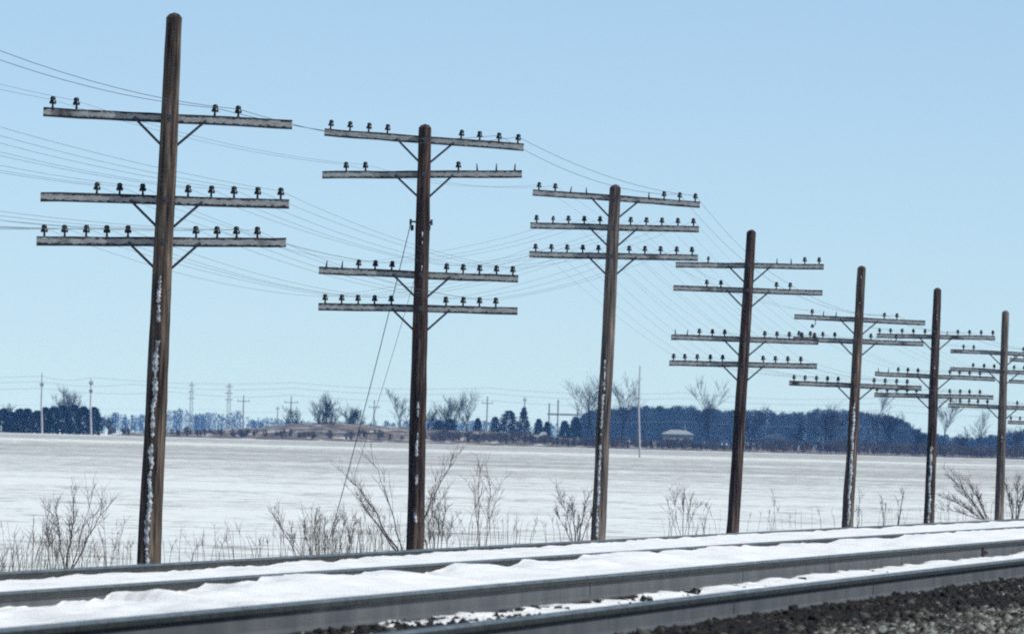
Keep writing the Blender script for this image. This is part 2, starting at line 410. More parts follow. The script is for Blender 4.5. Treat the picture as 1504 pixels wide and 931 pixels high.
def snow_h(Z, O):
    Z = np.asarray(Z, float); O = np.asarray(O, float)
    h = np.full(Z.shape, -1.0)
    small = 0.016 * fbm(Z * 1.1, O * 3, 21, 5) + 0.007 * vnoise(Z * 4, O * 9, 31) + 0.030 * (0.45 - np.abs(fbm(Z * .8 + O * 1.5, O * 2.5 - Z * .2, 91, 3)))
    # beyond rail 4
    a = O <= OFF[4]
    d = -(O - OFF[4])
    hA = T2 - 0.05 + 0.02 * fbm(Z * .4, O, 4, 3) - 0.42 * np.clip(d - 0.7, 0, 9)
    h = np.where(a, hA, h)
    # inside the far track
    b_ = (O > OFF[4]) & (O <= OFF[3])
    lift = 0.035 * sstep(95, 150, Z)
    hB = T2 - 0.058 + lift + 0.022 * fbm(Z * .30, O * .8, 8, 4) + small - .008
    h = np.where(b_, hB, h)
    # between the tracks
    c = (O > OFF[3]) & (O <= OFF[2])
    t = (OFF[2] - O) / (OFF[2] - OFF[3])
    crest = T2 - np.interp(Z + (O - OFF[3]) * 1.5, dz, dd) - 0.006 * vnoise(Z * 3, O * 3, 77)
    base = np.interp(t, [0, .35, 1], [B1 - 0.015, B1 - 0.075, B2 - 0.01])
    cover = 0.02 + 0.05 * sstep(56, 75, Z)
    floor_ = base + cover * (0.6 + 0.6 * t) + 0.03 * fbm(Z * .25, O * 1.2, 15, 4) + small - 0.03
    hC = floor_ + (crest - floor_) * sstep(0.25, 0.97, t)
    hC = hC + 0.9 * (small - .008) * sstep(.5, 1, t) - 0.12 * (1 - sstep(60, 72, Z + 2.0 * vnoise(O * 2, Z * .3, 5))) * (1 - sstep(0.25, .6, t))
    rg = 1 - 2 * np.abs(vnoise(Z * .33 + O * 1.1, O * .9 - Z * .04, 55))
    hC = hC + 0.028 * rg * sstep(.2, .5, t) * (1 - sstep(.85, 1, t)) + 0.012 * (1 - 2 * np.abs(vnoise(Z * .9 - O * .5, O * 2, 57))) * sstep(.3, .9, t)
    h = np.where(c, hC, h)
    # inside the near track
    dd_ = (O > OFF[2]) & (O <= -0.0)
    m_ = sstep(59, 74, Z)
    hD = B1 - 0.05 + 0.078 * m_ + (0.034) * fbm(Z * .7, O * 2.5, 40, 5) + small - .008 + 0.02 * sstep(84, 110, Z)
    h = np.where(dd_, hD, h)
    h = np.where(O > 0.0, -0.5, h)
    return h
Os = np.concatenate([np.arange(-11.5, -6.2, .3), np.arange(-6.2, -4.7, .07), np.arange(-4.70, -4.30, .025), np.arange(-4.3, -1.6, .08), np.arange(-1.6, 0.01, .05)])
sheet("snow_drift", np.concatenate([np.arange(46, 150, 0.14), np.arange(150, 420, 1.0)]), Os, snow_h, M['snow'], "wind drifted snow lying along and between the rails")

# rails: one swept profile per length
def rail_profile():
    hw, bw, ww = 0.038, 0.073, 0.008
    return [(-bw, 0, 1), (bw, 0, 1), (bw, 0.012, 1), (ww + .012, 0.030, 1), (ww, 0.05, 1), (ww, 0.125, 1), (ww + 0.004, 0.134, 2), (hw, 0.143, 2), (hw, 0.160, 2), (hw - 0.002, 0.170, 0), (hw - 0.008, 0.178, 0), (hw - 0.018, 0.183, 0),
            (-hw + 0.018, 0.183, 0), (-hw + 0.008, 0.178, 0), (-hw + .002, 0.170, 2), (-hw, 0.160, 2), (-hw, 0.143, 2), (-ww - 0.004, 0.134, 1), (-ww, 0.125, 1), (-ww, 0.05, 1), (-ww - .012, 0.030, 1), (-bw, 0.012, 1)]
def rail(off, top, Z0, Z1, parent, label=None):
    pr = rail_profile(); n = len(pr)
    Zs = np.arange(Z0, Z1, 1.5).tolist() + [Z1]
    V = []; Fc = []; mi = []
    for Z in Zs:
        x = float(X1(Z)) + off
        dx = float(X1(Z + .5) - X1(Z - .5)); nrm = Vector((1, -dx, 0)).normalized()
        for (a, h, _) in pr: V.append((x + nrm.x * a, Z + nrm.y * a, top - 0.183 + h))
    for i in range(len(Zs) - 1):
        for k in range(n):
            k2 = (k + 1) % n
            Fc.append((i * n + k, i * n + k2, (i + 1) * n + k2, (i + 1) * n + k)); mi.append(pr[k][2])
    Fc.append(tuple(range(n))[::-1]); mi.append(1); Fc.append(tuple((len(Zs) - 1) * n + k for k in range(n))); mi.append(1)
    b = MB(); b.v = V; b.f = Fc; b.mi = mi
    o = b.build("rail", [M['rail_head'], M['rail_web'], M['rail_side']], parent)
    if label: tag(o, label)
    return o
near = empty("railway_track", (float(X1(60)) - .75, 60, B1), "nearer railway track with bare dark ballast against its rails", "railway track", "parallel railway tracks")
far = empty("railway_track", (float(X1(60)) + OFF[3] - .75, 60, B2), "farther railway track buried in white drifted snow up to its rail heads", "railway track", "parallel railway tracks")
bpy.context.view_layer.update()
def keep_world(o, p):
    o.parent = p; o.matrix_parent_inverse = p.matrix_world.inverted()
def rails(off, top, breaks, p):
    for a, c in zip(breaks[:-1], breaks[1:]):
        keep_world(rail(off, top, a, c - 0.014, None), p)
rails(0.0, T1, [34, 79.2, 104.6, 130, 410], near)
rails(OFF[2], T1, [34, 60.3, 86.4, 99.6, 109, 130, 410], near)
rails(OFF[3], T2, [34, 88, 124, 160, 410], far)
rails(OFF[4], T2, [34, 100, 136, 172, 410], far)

# joint bars and weld collars on the webs of the near rails
def collar(name, off, Z, L, t, mt):
    b = MB(); dx = float(X1(Z + .5) - X1(Z - .5)); ax = Vector((dx, 1, 0)).normalized(); nr = Vector((ax.y, -ax.x, 0))
    c = Vector((float(X1(Z)) + off, Z, T1 - 0.183 + 0.085)) + nr * (0.008 + t / 2)
    b.box(Vector(), (L / 2, t / 2, 0.043), (ax, nr, Vector((0, 0, 1))))
    if L > .3:
        for k in (-.36, -.12, .12, .36):
            b.tube([ax * (k * L), ax * (k * L) + nr * (t / 2 + .022)], .015, 6)
    o = b.build(name, M[mt]); keep_world(o, near); o.location = near.matrix_world.inverted() @ c; o.matrix_parent_inverse = Matrix()
    return o
collar("joint_bar", OFF[2], 130.0, 0.42, 0.020, 'pin')
for off_, Z_ in ((OFF[2], 99.6), (OFF[2], 109), (OFF[2], 86.4), (0.0, 79.2), (0.0, 92), (OFF[2], 118)):
    collar("weld_collar", off_, Z_, 0.05, 0.004, 'steel_dark')

# ties with their plates, near track
tb = MB(); tb.box((0, 0, -0.09), (1.3, 0.115, 0.09)); tie_me = tb.mesh("tie", M['tie'])
pb = MB(); pb.box((0, 0, 0.006), (0.15, 0.09, 0.006))
for sx in (-.1, .1):
    for sy in (-.05, .05):
        pb.box((sx, sy, 0.02), (0.014, 0.012, 0.014)); pb.box((sx * .9, sy, 0.036), (0.022, 0.016, 0.006))
plate_me = pb.mesh("tie_plate", M['pin'])
for i in range(150):
    Z = 50 + i * 0.56
    o = link("tie", tie_me); ang = math.atan(-float(X1(Z + .5) - X1(Z - .5)))
    x = float(X1(Z)) - 0.75
    o.rotation_euler = (0, 0, ang + R.uniform(-.01, .01))
    o.location = Vector((x + R.uniform(-.03, .03), Z, T1 - 0.183 - 0.013)) - near.location
    o.parent = near
    for s in (-.75, .75):
        pl = link("tie_plate", plate_me, o, (s, 0, 0.0))

# ballast stones: angular, joined, three tones; darker (oily) close to the rails
def stones():
    rng = np.random.default_rng(5)
    base = np.array([(-1, -1, -1), (1, -1, -1), (1, 1, -1), (-1, 1, -1), (-1, -1, 1), (1, -1, 1), (1, 1, 1), (-1, 1, 1)], float)
    quads = np.array([(0, 3, 2, 1), (4, 5, 6, 7), (0, 1, 5, 4), (1, 2, 6, 5), (2, 3, 7, 6), (3, 0, 4, 7)])
    areas = [(48, 132, 0.02, 2.5, 760), (48, 78, -1.42, -0.08, 330), (78, 125, -1.42, -0.08, 22), (46, 66, -3.0, -1.6, 150)]
    P = []
    for z0, z1, o0, o1, dens in areas:
        n = int((z1 - z0) * (o1 - o0) * dens)
        Z = rng.uniform(z0, z1, n); O = rng.uniform(o0, o1, n)
        P.append(np.stack([X1(Z) + O, Z, bed_h(Z, O), O], 1))
    P = np.concatenate(P); n = len(P)
    s = rng.uniform(0.009, 0.021, n) * np.where(rng.random(n) < .12, 1.35, 1)
    v = base[None] * (1 + rng.uniform(-.42, .42, (n, 8, 3))) * (rng.uniform(.75, 1.25, (n, 1, 3)))
    # random rotations
    q = rng.normal(size=(n, 4)); q /= np.linalg.norm(q, axis=1)[:, None]
    a, b, c, d = q.T
    Rm = np.stack([1 - 2 * (c * c + d * d), 2 * (b * c - a * d), 2 * (b * d + a * c), 2 * (b * c + a * d), 1 - 2 * (b * b + d * d), 2 * (c * d - a * b), 2 * (b * d - a * c), 2 * (c * d + a * b), 1 - 2 * (b * b + c * c)], 1).reshape(n, 3, 3)
    v = np.einsum('nij,nkj->nki', Rm, v) * s[:, None, None]
    lump = 0.028 * fbm(P[:, 1] * .8, P[:, 3] * 2.2, 61, 3)
    v[:, :, 0] += P[:, 0:1]; v[:, :, 1] += P[:, 1:2]; v[:, :, 2] += (P[:, 2] + rng.uniform(0.0, 0.035, n) + np.where(P[:, 3] > .3, lump, 0))[:, None]
    V = v.reshape(-1, 3)
    Fc = (quads[None] + (np.arange(n) * 8)[:, None, None]).reshape(-1, 4)
    me = bpy.data.meshes.new("ballast_stones")
    me.vertices.add(len(V)); me.vertices.foreach_set("co", V.ravel())
    me.loops.add(len(Fc) * 4); me.loops.foreach_set("vertex_index", Fc.ravel())
    me.polygons.add(len(Fc)); me.polygons.foreach_set("loop_start", np.arange(len(Fc)) * 4)
    me.polygons.foreach_set("loop_total", np.full(len(Fc), 4))
    for k in ('stone_dark', 'stone_mid', 'stone_light'): me.materials.append(M[k])
    t = sstep(0.65, 1.4, P[:, 3] + 0.35 * vnoise(P[:, 1] * .5, P[:, 3] * 2, 3))
    r = rng.random(n)
    mi = np.where(r < 0.10 + 0.38 * t, np.where(rng.random(n) < .08 + .55 * t, 2, 1), np.where(rng.random(n) < t * .75, 1, 0))
    me.polygons.foreach_set("material_index", np.repeat(mi, 6).astype(np.int32))
    me.update(calc_edges=True); me.validate()
    print("stones", n)
    tag(link("ballast_stones", me), "crushed ballast stones, dark by the rail and pale grey farther out", kind="stuff")
stones()

def clod(x, y, top, size, mt, label, n=5):
    """a lump of stone or turf poking out of the snow"""
    Z = F * (CAMZ - top) / (y - 631 - 0.0266 * x); c = at(x, y, Z); rng = random.Random(int(x)); b = MB()
    for k in range(n):
        q = Vector((rng.gauss(0, size * .5), rng.gauss(0, size), rng.uniform(-.2, .5) * size)); r_ = size * rng.uniform(.35, .7)
        V = [q + Vector((math.cos(a) * math.cos(e), math.sin(a) * math.cos(e), math.sin(e))) * r_ * rng.uniform(.7, 1.3) for e in (-.6, .5) for a in (0, 1.25, 2.5, 3.8, 5.0)]
        V += [q + Vector((0, 0, r_)), q - Vector((0, 0, r_))]
        b.add(V, [(i, (i + 1) % 5, 5 + (i + 1) % 5, 5 + i) for i in range(5)] + [(5 + i, 5 + (i + 1) % 5, 10) for i in range(5)] + [(i, 11, (i + 1) % 5) for i in range(5)])
    tag(b.build("clod", M[mt], loc=c), label, "clod", "clods poking out of the snow")
clod(956, 863, T1 - .15, .042, 'stone_dark', "largest dark clod in the snow against the second rail's web")
clod(1023, 868, T1 - .12, .028, 'stone_dark', "small dark clod standing alone behind the nearest rail")
clod(1395, 813, T1 - .13, .040, 'tie', "brown clod in the snow strip near the right edge")
clod(1290, 827, T1 - .14, .030, 'stone_dark', "dark clod in the snow strip under the second rail's joint")
clod(335, 886, T2 - .16, .022, 'stone_dark', "dark speck in the broad drift left of its middle")
clod(247, 899, T2 - .17, .016, 'stone_dark', "dark speck low in the broad drift near the second rail")
clod(803, 845, T2 - .15, .022, 'stone_mid', "pair of dark specks in the drift below the third pole")
clod(1075, 812, T2 - .14, .020, 'stone_mid', "dark speck in the drift below the fourth pole")

# ------------------------------------------------------------------ telegraph poles
def ins_mesh(kind):
    b = MB()
    if kind == 'big':
        prof = [(0.016, 0.045), (0.040, 0.045), (0.046, 0.052), (0.043, 0.075), (0.034, 0.083), (0.032, 0.094), (0.030, 0.098), (0.036, 0.106), (0.034, 0.122), (0.024, 0.136), (0.008, 0.141)]
    else:
        prof = [(0.014, 0.05), (0.033, 0.05), (0.037, 0.056), (0.033, 0.078), (0.024, 0.086), (0.023, 0.094), (0.027, 0.101), (0.025, 0.116), (0.014, 0.126), (0.005, 0.128)]
    b.lathe(prof, 12)
    return b.mesh("insulator", M['insulator'], True)
INS = {'i': ins_mesh('big'), 's': ins_mesh('small')}
_p = MB(); _p.lathe([(0.012, -0.075), (0.012, -0.068), (0.009, -0.066), (0.009, 0.0), (0.016, 0.002), (0.013, 0.03), (0.010, 0.085)], 8)
PIN = _p.mesh("pin", M['pin'], True)
_p = MB(); _p.lathe([(0.012, -0.075), (0.009, -0.066), (0.009, 0.0), (0.015, 0.002), (0.012, 0.04), (0.007, 0.105)], 8)
PINB = _p.mesh("bare_pin", M['pin'], True)

arm_info = {}      # (pole, row) -> (left point, right point, px left, px right)
AOFF = 0.17        # crossarms are bolted to the far side of the poles

def make_pole(idx, Y, base, top, rb, rt, wood, arms, label, crust=None, holes=True):
    """base/top: axis points; arms: list of (left end, right end, 'pin string' [(x, kind)], left brace, right brace)"""
    B = at(*base, Y); T = at(*top, Y)
    d = (T - B); k = (B.z + 0.5) / d.z; B0 = B - d * k    # foot 0.5 m in the ground
    foot = B - d * (B.z / d.z)
    root = empty("telegraph_pole", (foot.x, Y, 0), label, "telegraph pole", "telegraph poles along the railway")
    L0 = root.location
    # shaft with gently wandering radius and a roofed top
    b = MB(); n = 16; NZ = 46; V = []; Fc = []
    rs = R.randrange(1000)
    for i in range(NZ + 1):
        t = i / NZ; c = B0.lerp(T, t); c.x += 0.012 * float(fbm(t * 5, idx * 3.3, rs, 2))
        r = rb + (rt - rb) * t
        for kk in range(n):
            a = 2 * math.pi * kk / n
            rr = r * (1 + 0.035 * float(vnoise(a * 1.3, t * 14, rs)) + 0.02 * float(vnoise(a * 4, t * 60, rs + 4)))
            V.append(Vector((c.x + rr * math.cos(a), c.y + rr * math.sin(a), c.z)) - L0)
    for i in range(NZ):
        for kk in range(n):
            k2 = (kk + 1) % n
            Fc.append((i * n + kk, i * n + k2, (i + 1) * n + k2, (i + 1) * n + kk))
    b.add(V, Fc)
    # roofed cap
    ring = [V[NZ * n + kk] for kk in range(n)]
    apex1 = T - L0 + Vector((0, 0, rt * 0.62))
    ring2 = [Vector(((p.x - (T - L0).x) * 0.62 + (T - L0).x, (p.y) * 0.62, p.z + rt * 0.42)) for p in ring]
    b.add(ring + ring2 + [apex1], [(kk, (kk + 1) % n, n + (kk + 1) % n, n + kk) for kk in range(n)] + [(n + kk, n + (kk + 1) % n, 2 * n) for kk in range(n)])
    b.build("shaft", M[wood], root, smooth=True)
    if crust:
        cb = MB(); ang0, spans = crust
        rng = random.Random(idx * 7 + 1)
        for (y0, y1, prob, hw) in spans:
            t0 = (at(base[0], y0, Y).z - B0.z) / (T.z - B0.z); t1 = (at(base[0], y1, Y).z - B0.z) / (T.z - B0.z)
            Ls = abs(t1 - t0) * (T - B0).length; nn = int(Ls / 0.022)
            prev = None
            for q in range(nn):
                t = t0 + (t1 - t0) * q / nn
                c = B0.lerp(T, t); r = rb + (rt - rb) * t + 0.004
                gate = float(fbm(q * .11, idx * 5.0, 9, 3))
                wdt = hw * 0.85 * (0.85 + 0.25 * float(vnoise(q * .25, 3.3, idx)) + 0.45 * rng.uniform(-1, 1))
                if gate > -0.75 + 1.5 * prob: wdt = 0
                wdt = max(wdt, 0) if wdt > hw * .25 else 0
                a0 = rad(ang0 - 90) + 0.12 * float(vnoise(q * .13, 1.1, idx + 40))
                row = []
                for u, h in ((-1, 0), (-.45, .012), (.35, .014), (1, 0)):
                    a = a0 + u * wdt / r
                    rr = r + (h * (0.7 + .6 * rng.random()) if wdt > 0 else -0.01)
                    row.append(Vector((c.x + rr * math.cos(a), c.y + rr * math.sin(a), c.z)) - L0)
                if prev and (wdt > 0 or prev[1] > 0):
                    cb.add(prev[0] + row, [(0, 1, 5, 4), (1, 2, 6, 5), (2, 3, 7, 6)])
                prev = (row, wdt)
        if cb.f: tag(cb.build("snow_crust", M['crust'], root, smooth=True), "strip of snow plastered on the windward side", kind="stuff")
    # crossarms
    for ri, (le, re, pins, braces) in enumerate(arms):
        A = at(*le, Y + AOFF); C = at(*re, Y + AOFF)
        A.y += 0.10; C.y -= 0.10
        A = at(*le, A.y); C = at(*re, C.y)
        mid = (A + C) / 2; ax = (C - A).normalized(); ln = (C - A).length
        up = Vector((0, 0, 1)); dp = ax.cross(up).normalized() * -1; up = dp.cross(ax) * -1
        if up.z < 0: up = -up
        b = MB()
        hh, hd = 0.058, 0.043
        sec = [(-hd, -hh + .006), (-hd + .006, -hh), (hd - .006, -hh), (hd, -hh + .006), (hd, hh - .014), (hd - .018, hh), (-hd + .018, hh), (-hd, hh - .014)]
        NS = 14; V = []; Fc = []
        for i in range(NS + 1):
            xx = -ln / 2 + ln * i / NS
            wob = 0.006 * float(vnoise(xx * 1.7, idx * 3 + ri, 8)) + 0.003 * float(vnoise(xx * 9, idx * 3 + ri, 12))
            for (yy, zz) in sec: V.append((xx, yy, zz + wob))
        for i in range(NS):
            for kk in range(8):
                k2 = (kk + 1) % 8
                Fc.append((i * 8 + kk, (i + 1) * 8 + kk, (i + 1) * 8 + k2, i * 8 + k2))
        Fc.append(tuple(range(8))); Fc.append(tuple(NS * 8 + kk for kk in range(8))[::-1])
        b.add(V, Fc)
        arm = b.build("crossarm", M['arm'], root)
        dpv = up.cross(ax)
        rot = Matrix((ax, dpv, up)).transposed()
        arm.rotation_euler = rot.to_euler(); arm.location = mid - L0
        arm_info[(idx, ri)] = (A, C, le[0], re[0], up)
        for (px, kd) in pins:
            f = (px - le[0]) / (re[0] - le[0]) - 0.5
            lx = f * ln
            if kd in 'is':
                ii = link("insulator", INS[kd], arm, (lx, 0, hh + 0.0)); ii.rotation_euler = (R.uniform(-.04, .04), R.uniform(-.06, .06), R.uniform(0, 3))
                link("pin", PIN, arm, (lx, 0, hh))
            elif kd == 'b':
                pp = link("bare_pin", PINB, arm, (lx, 0, hh)); pp.rotation_euler = (R.uniform(-.08, .08), R.uniform(-.12, .12), 0)
            elif kd == 'h':       # hung below on a hooked bracket
                hb = MB(); hb.tube([(0, 0, -hh), (0.0, 0, -hh - .10), (-.03, 0, -hh - .14), (-.07, 0, -hh - .13)], .011, 6)
                hb.build("hanging_bracket", M['pin'], arm, loc=(lx + .05, 0, 0))
                ii = link("insulator", INS['i'], arm, (lx - .02, 0, -hh - .22)); ii.scale = (.9, .9, .9)
        # braces: flat straps from the arm's underside to the pole
        f0 = (le[0], re[0])
        polex = B.lerp(T, (mid.z - B.z) / (T.z - B.z))
        for (bx, by) in braces:            # the strap's foot on the pole is 'by' metres below the arm, at its centre; bx = m along from the pole
            p_arm = polex + ax * bx + Vector((0, AOFF, -0.02)); p_arm.z = mid.z + ax.z * ((p_arm.x - mid.x)) - hh * .4
            p_arm.y = mid.y - hd - .008 + (p_arm.x - mid.x) * ax.y
            p_pol = B.lerp(T, (mid.z - by - B.z) / (T.z - B.z)).copy(); p_pol.y = mid.y - .02
            br = MB(); dirv = (p_pol - p_arm); lnb = dirv.length; dirv.normalize()
            nrm = Vector((0, 1, 0)); sd_ = dirv.cross(nrm).normalized()
            br.box(Vector(), (lnb / 2 + .02, 0.016, 0.004), (dirv, sd_, dirv.cross(sd_)))
            br.tube([-dirv * (lnb / 2) + Vector((0, -.02, 0)), -dirv * (lnb / 2) + Vector((0, .02, 0))], .014, 6)
            o = br.build("brace", M['steel_dark'], root, loc=(p_arm + p_pol) / 2 - L0)
        # through bolt with washer on the near face
        bb = MB(); rr = rb + (rt - rb) * 0.8
        bb.tube([polex - L0 + Vector((0, -rr - .03, 0)), polex - L0 + Vector((0, AOFF + .08, 0))], .012, 6)
        bb.tube([polex - L0 + Vector((0, -rr - .012, 0)), polex - L0 + Vector((0, -rr - .004, 0))], .04, 8)
        bb.build("bolt", M['steel_dark'], root)
    return root, B, T

def P(xs, kd='i'): return [(x, kd) for x in xs]
BR = [(-0.43, 0.42), (0.43, 0.42)]
YP = {1: 160.4, 2: 199.9, 3: 237.5, 4: 271, 5: 305, 6: 337, 7: 371, 8: 404, 0: 124.0}
GP = "telegraph poles along the railway"
make_pole(1, YP[1], (219, 826), (256, 26), 0.150, 0.098, 'pole_brown', [
    ((64, 164.6), (429, 183), P([77, 112, 315, 349.5]), BR),
    ((60, 289), (424.5, 299.6), P([142, 175.5, 209.6, 276, 310, 343.5, 378, 412]), BR),
    ((54, 353.4), (420, 357), P([65, 95, 126.5, 157, 188, 288, 319, 347.5, 378]), BR)],
    "leftmost and largest telegraph pole with three crossarms and snow plastered down its shaft",
    (-12, [(395, 600, .45, .028), (500, 830, .95, .036), (100, 395, .12, .016)]))
p2 = make_pole(2, YP[2], (609, 803), (624.6, 188), 0.142, 0.098, 'pole_dark', [
    ((476.7, 194.5), (769, 216.7), P([485, 513.5, 541, 568.6, 676.7, 704, 732, 760]), BR),
    ((473.5, 257), (766.5, 256), P([508.6, 537, 673.5]) + P([701, 729, 756], 'b'), BR),
    ((468.6, 397.5), (761, 410), P([479, 502], 'b') + P([526, 550.6, 575, 655.5, 680, 704, 729, 753]), BR),
    ((467.8, 450.5), (760, 456.5), P([477.5, 501.6, 526, 550, 574.7, 655, 680, 704, 728]), BR)],
    "dark telegraph pole with four crossarms and guy wires, second from the left",
    (2, [(590, 800, .38, .022), (340, 400, .3, .012)]))
make_pole(3, YP[3], (878, 789), (904, 276), 0.137, 0.105, 'pole_grey', [
    ((782.6, 283), (1028, 300.6), P([791, 815]) + P([837.7, 861, 952.7], 'b') + P([975, 997.5, 1020.7]), BR),
    ((779, 331.5), (1026.5, 336.7), P([788]) + P([812], 's') + P([835, 858, 881, 926, 949, 972, 995.6, 1018.5]), BR),
    ((777.7, 373.7), (1025, 378.6), P([786.7, 810, 833, 855.7, 879, 924, 947, 970, 993.6, 1016.5]), BR)],
    "weathered grey telegraph pole with three full crossarms, third from the left",
    (-14, [(400, 560, .32, .02), (560, 790, .9, .030)]))
make_pole(4, YP[4], (1076, 779), (1104, 341.5), 0.135, 0.098, 'pole_dark', [
    ((992.5, 389), (1210, 392), P([1040], 's') + P([1141, 1162], 'b') + P([1182, 1203]), BR),
    ((989, 423), (1208, 430.5), P([1038, 1058.6, 1140, 1160]), BR),
    ((985.8, 495), (1202, 502.7), P([991.6, 1009], 'b') + P([1027, 1046, 1064, 1123, 1141, 1159, 1177.5, 1196]), BR),
    ((983, 533), (1200, 538), P([989, 1006, 1024, 1043, 1061, 1121, 1139, 1157, 1176]), BR)],
    "dark reddish telegraph pole with four crossarms, standing before the blue wood",
    (0, [(440, 470, .3, .015)]))
make_pole(5, YP[5], (1245, 771), (1266, 394), 0.140, 0.100, 'pole_brown', [
    ((1166.6, 465), (1359, 474.6), P([1192.6, 1298.5, 1317]) + P([1209, 1227.6], 'b') + P([1195], 'h'), BR),
    ((1165, 498), (1356.5, 505), P([1173, 1190, 1208.5, 1226, 1279, 1316]), BR),
    ((1159, 562.5), (1353.5, 570), P([1166, 1182, 1199, 1215, 1230.6, 1283.5, 1300, 1316.5, 1332]), BR)],
    "brown telegraph pole with an insulator hanging under its top crossarm",
    (0, [(395, 600, .2, .014), (590, 772, .95, .038)]))
make_pole(6, YP[6], (1364, 767), (1377, 426), 0.140, 0.102, 'pole_dark', [
    ((1287.5, 493), (1461.7, 496.5), P([1292, 1308, 1325, 1341.5, 1358.5, 1407, 1424, 1441, 1458]) + P([1391], 'b'), BR),
    ((1285, 549), (1461.7, 557), P([1290, 1304.5], 'b') + P([1319, 1333, 1348, 1395, 1409, 1424, 1439]), BR),
    ((1284, 579.5), (1459, 584), P([1288, 1303, 1317, 1332, 1346, 1395, 1410, 1424, 1439]), BR)],
    "telegraph pole with crossarms overlapping both neighbours and a snowy foot, second from the right",
    (-4, [(425, 640, .15, .012), (655, 768, .95, .042)]))
make_pole(7, YP[7], (1467.6, 758), (1477, 459), 0.138, 0.100, 'pole_grey', [
    ((1396, 515.5), (1555, 522), P([1415, 1430, 1503, 1517, 1531]), BR),
    ((1395.5, 541.5), (1553, 550), P([1429, 1445, 1460, 1489, 1504, 1518, 1532, 1546]), BR),
    ((1392.5, 595), (1551, 601), P([1396, 1410, 1423, 1436, 1450, 1494, 1508, 1522, 1536]), BR)],
    "rightmost telegraph pole shaft in view, standing behind a tangle of bare bushes",
    (-4, [(470, 740, .16, .014)]))
make_pole(8, YP[8], (1553, 752), (1560, 486), 0.138, 0.100, 'pole_brown', [
    ((1483, 528), (1629, 534), P([1490, 1504, 1518, 1532, 1590, 1604]), BR),
    ((1482, 560), (1627, 567), P([1588, 1602, 1616]), BR),
    ((1480, 620), (1625, 626), P([1484.6, 1498, 1511, 1524, 1537, 1572, 1585, 1599, 1612]), BR)],
    "telegraph pole of which only the left crossarm tips show at the right edge")
# the pole before the first one, just out of view on the left: it carries the wires that enter the picture
make_pole(0, YP[0], (-395, 850), (-372, -190), 0.150, 0.100, 'pole_brown', [
    ((-612, -24), (-140, -6), P([-594, -550, -286, -242]), BR),
    ((-618, 150), (-146, 162), P([-510, -467, -422, -338, -294, -250, -205, -160]), BR),
    ((-620, 296), (-150, 304), P([-606, -567, -527, -487, -447, -318, -278, -240, -200]), BR)],
    "telegraph pole standing just outside the left edge of the view")

# guy strands of the second pole, with strain insulators
def guy(top_px, bot_px, label, bracket):
    a = at(*top_px, YP[2]); bpt = at(*bot_px, YP[2] + 3.0)
    o = empty("guy_wire", bpt, label, "guy wire")
    b = MB(); pts = []
    for i in range(15):
        t = i / 14; p = bpt.lerp(a, t); p.z -= 0.10 * 4 * t * (1 - t); pts.append(p - bpt)
    b.tube(pts, 0.0065 if bracket < 0 else 0.0035, 5); b.build("strand", M['steel_dark'], o)
    b = MB(); b.lathe([(0.01, -.045), (0.026, -.032), (0.026, .032), (0.01, .045)], 10)
    i_ = b.build("strain_insulator", M['insulator'], o); i_.location = a - bpt - Vector((0.02 * bracket, 0, .08))
guy((603.5, 327), (484, 792), "slack guy strand from the left side of the second pole down to the snow", -1)
guy((632, 327), (520, 700), "guy strand leaving the right side of the second pole and passing behind it", 1)
b = MB(); c_ = at(618.5, 326, YP[2])
rootp = p2[0]
b.tube([c_ + Vector((-.17, -.0, 0)) - rootp.location, c_ + Vector((.17, 0, 0)) - rootp.location], .014, 8)
b.tube([c_ + Vector((-.16, 0, -.05)) - rootp.location, c_ + Vector((-.16, 0, .04)) - rootp.location], .018, 8)
b.tube([c_ + Vector((.16, 0, -.05)) - rootp.location, c_ + Vector((.16, 0, .04)) - rootp.location], .018, 8)
b.build("guy_bracket", M['steel_dark'], rootp)

# ------------------------------------------------------------------ wires
def slot(idx, ri, px):
    A, C, x0, x1, up = arm_info[(idx, ri)]
    f = (px - x0) / (x1 - x0)
    return A.lerp(C, f) + up * (0.058 + 0.095) + Vector((0, -0.04, 0))
def wire(slots, label, group, sag=0.12, r=0.0018):
    pts = [slot(*s) for s in slots]
    b = MB(); out = []
    o0 = pts[0]
    for i in range(len(pts) - 1):
        a, c = pts[i], pts[i + 1]
        sg = sag * R.uniform(.75, 1.35) * ((c - a).length / 38) ** 2
        for k in range(14):
            t = k / 14; p = a.lerp(c, t); p.z -= sg * 4 * t * (1 - t); out.append(p - o0)
    out.append(pts[-1] - o0)
    b.tube(out, r, 4)
    o = b.build("telegraph_wire", M['wire'], loc=o0)
    tag(o, label, "wire", group)
low = {0: (2, [-606, -567, -527, -487, -447, -318, -278, -240, -200]), 1: (2, [65, 95, 126.5, 157, 188, 288, 319, 347.5, 378]), 2: (3, [477.5, 501.6, 526, 550, 574.7, 655, 680, 704, 728]),
       3: (2, [786.7, 810, 833, 855.7, 879, 924, 947, 970, 993.6]), 4: (3, [989, 1006, 1024, 1043, 1061, 1121, 1139, 1157, 1176]),
       5: (2, [1166, 1182, 1199, 1215, 1230.6, 1283.5, 1300, 1316.5, 1332]), 6: (2, [1288, 1303, 1317, 1332, 1346, 1395, 1410, 1424, 1439]),
       7: (2, [1396, 1410, 1423, 1436, 1450, 1494, 1508, 1522, 1536]), 8: (2, [1484.6, 1498, 1511, 1524, 1537, 1572, 1585, 1599, 1612])}
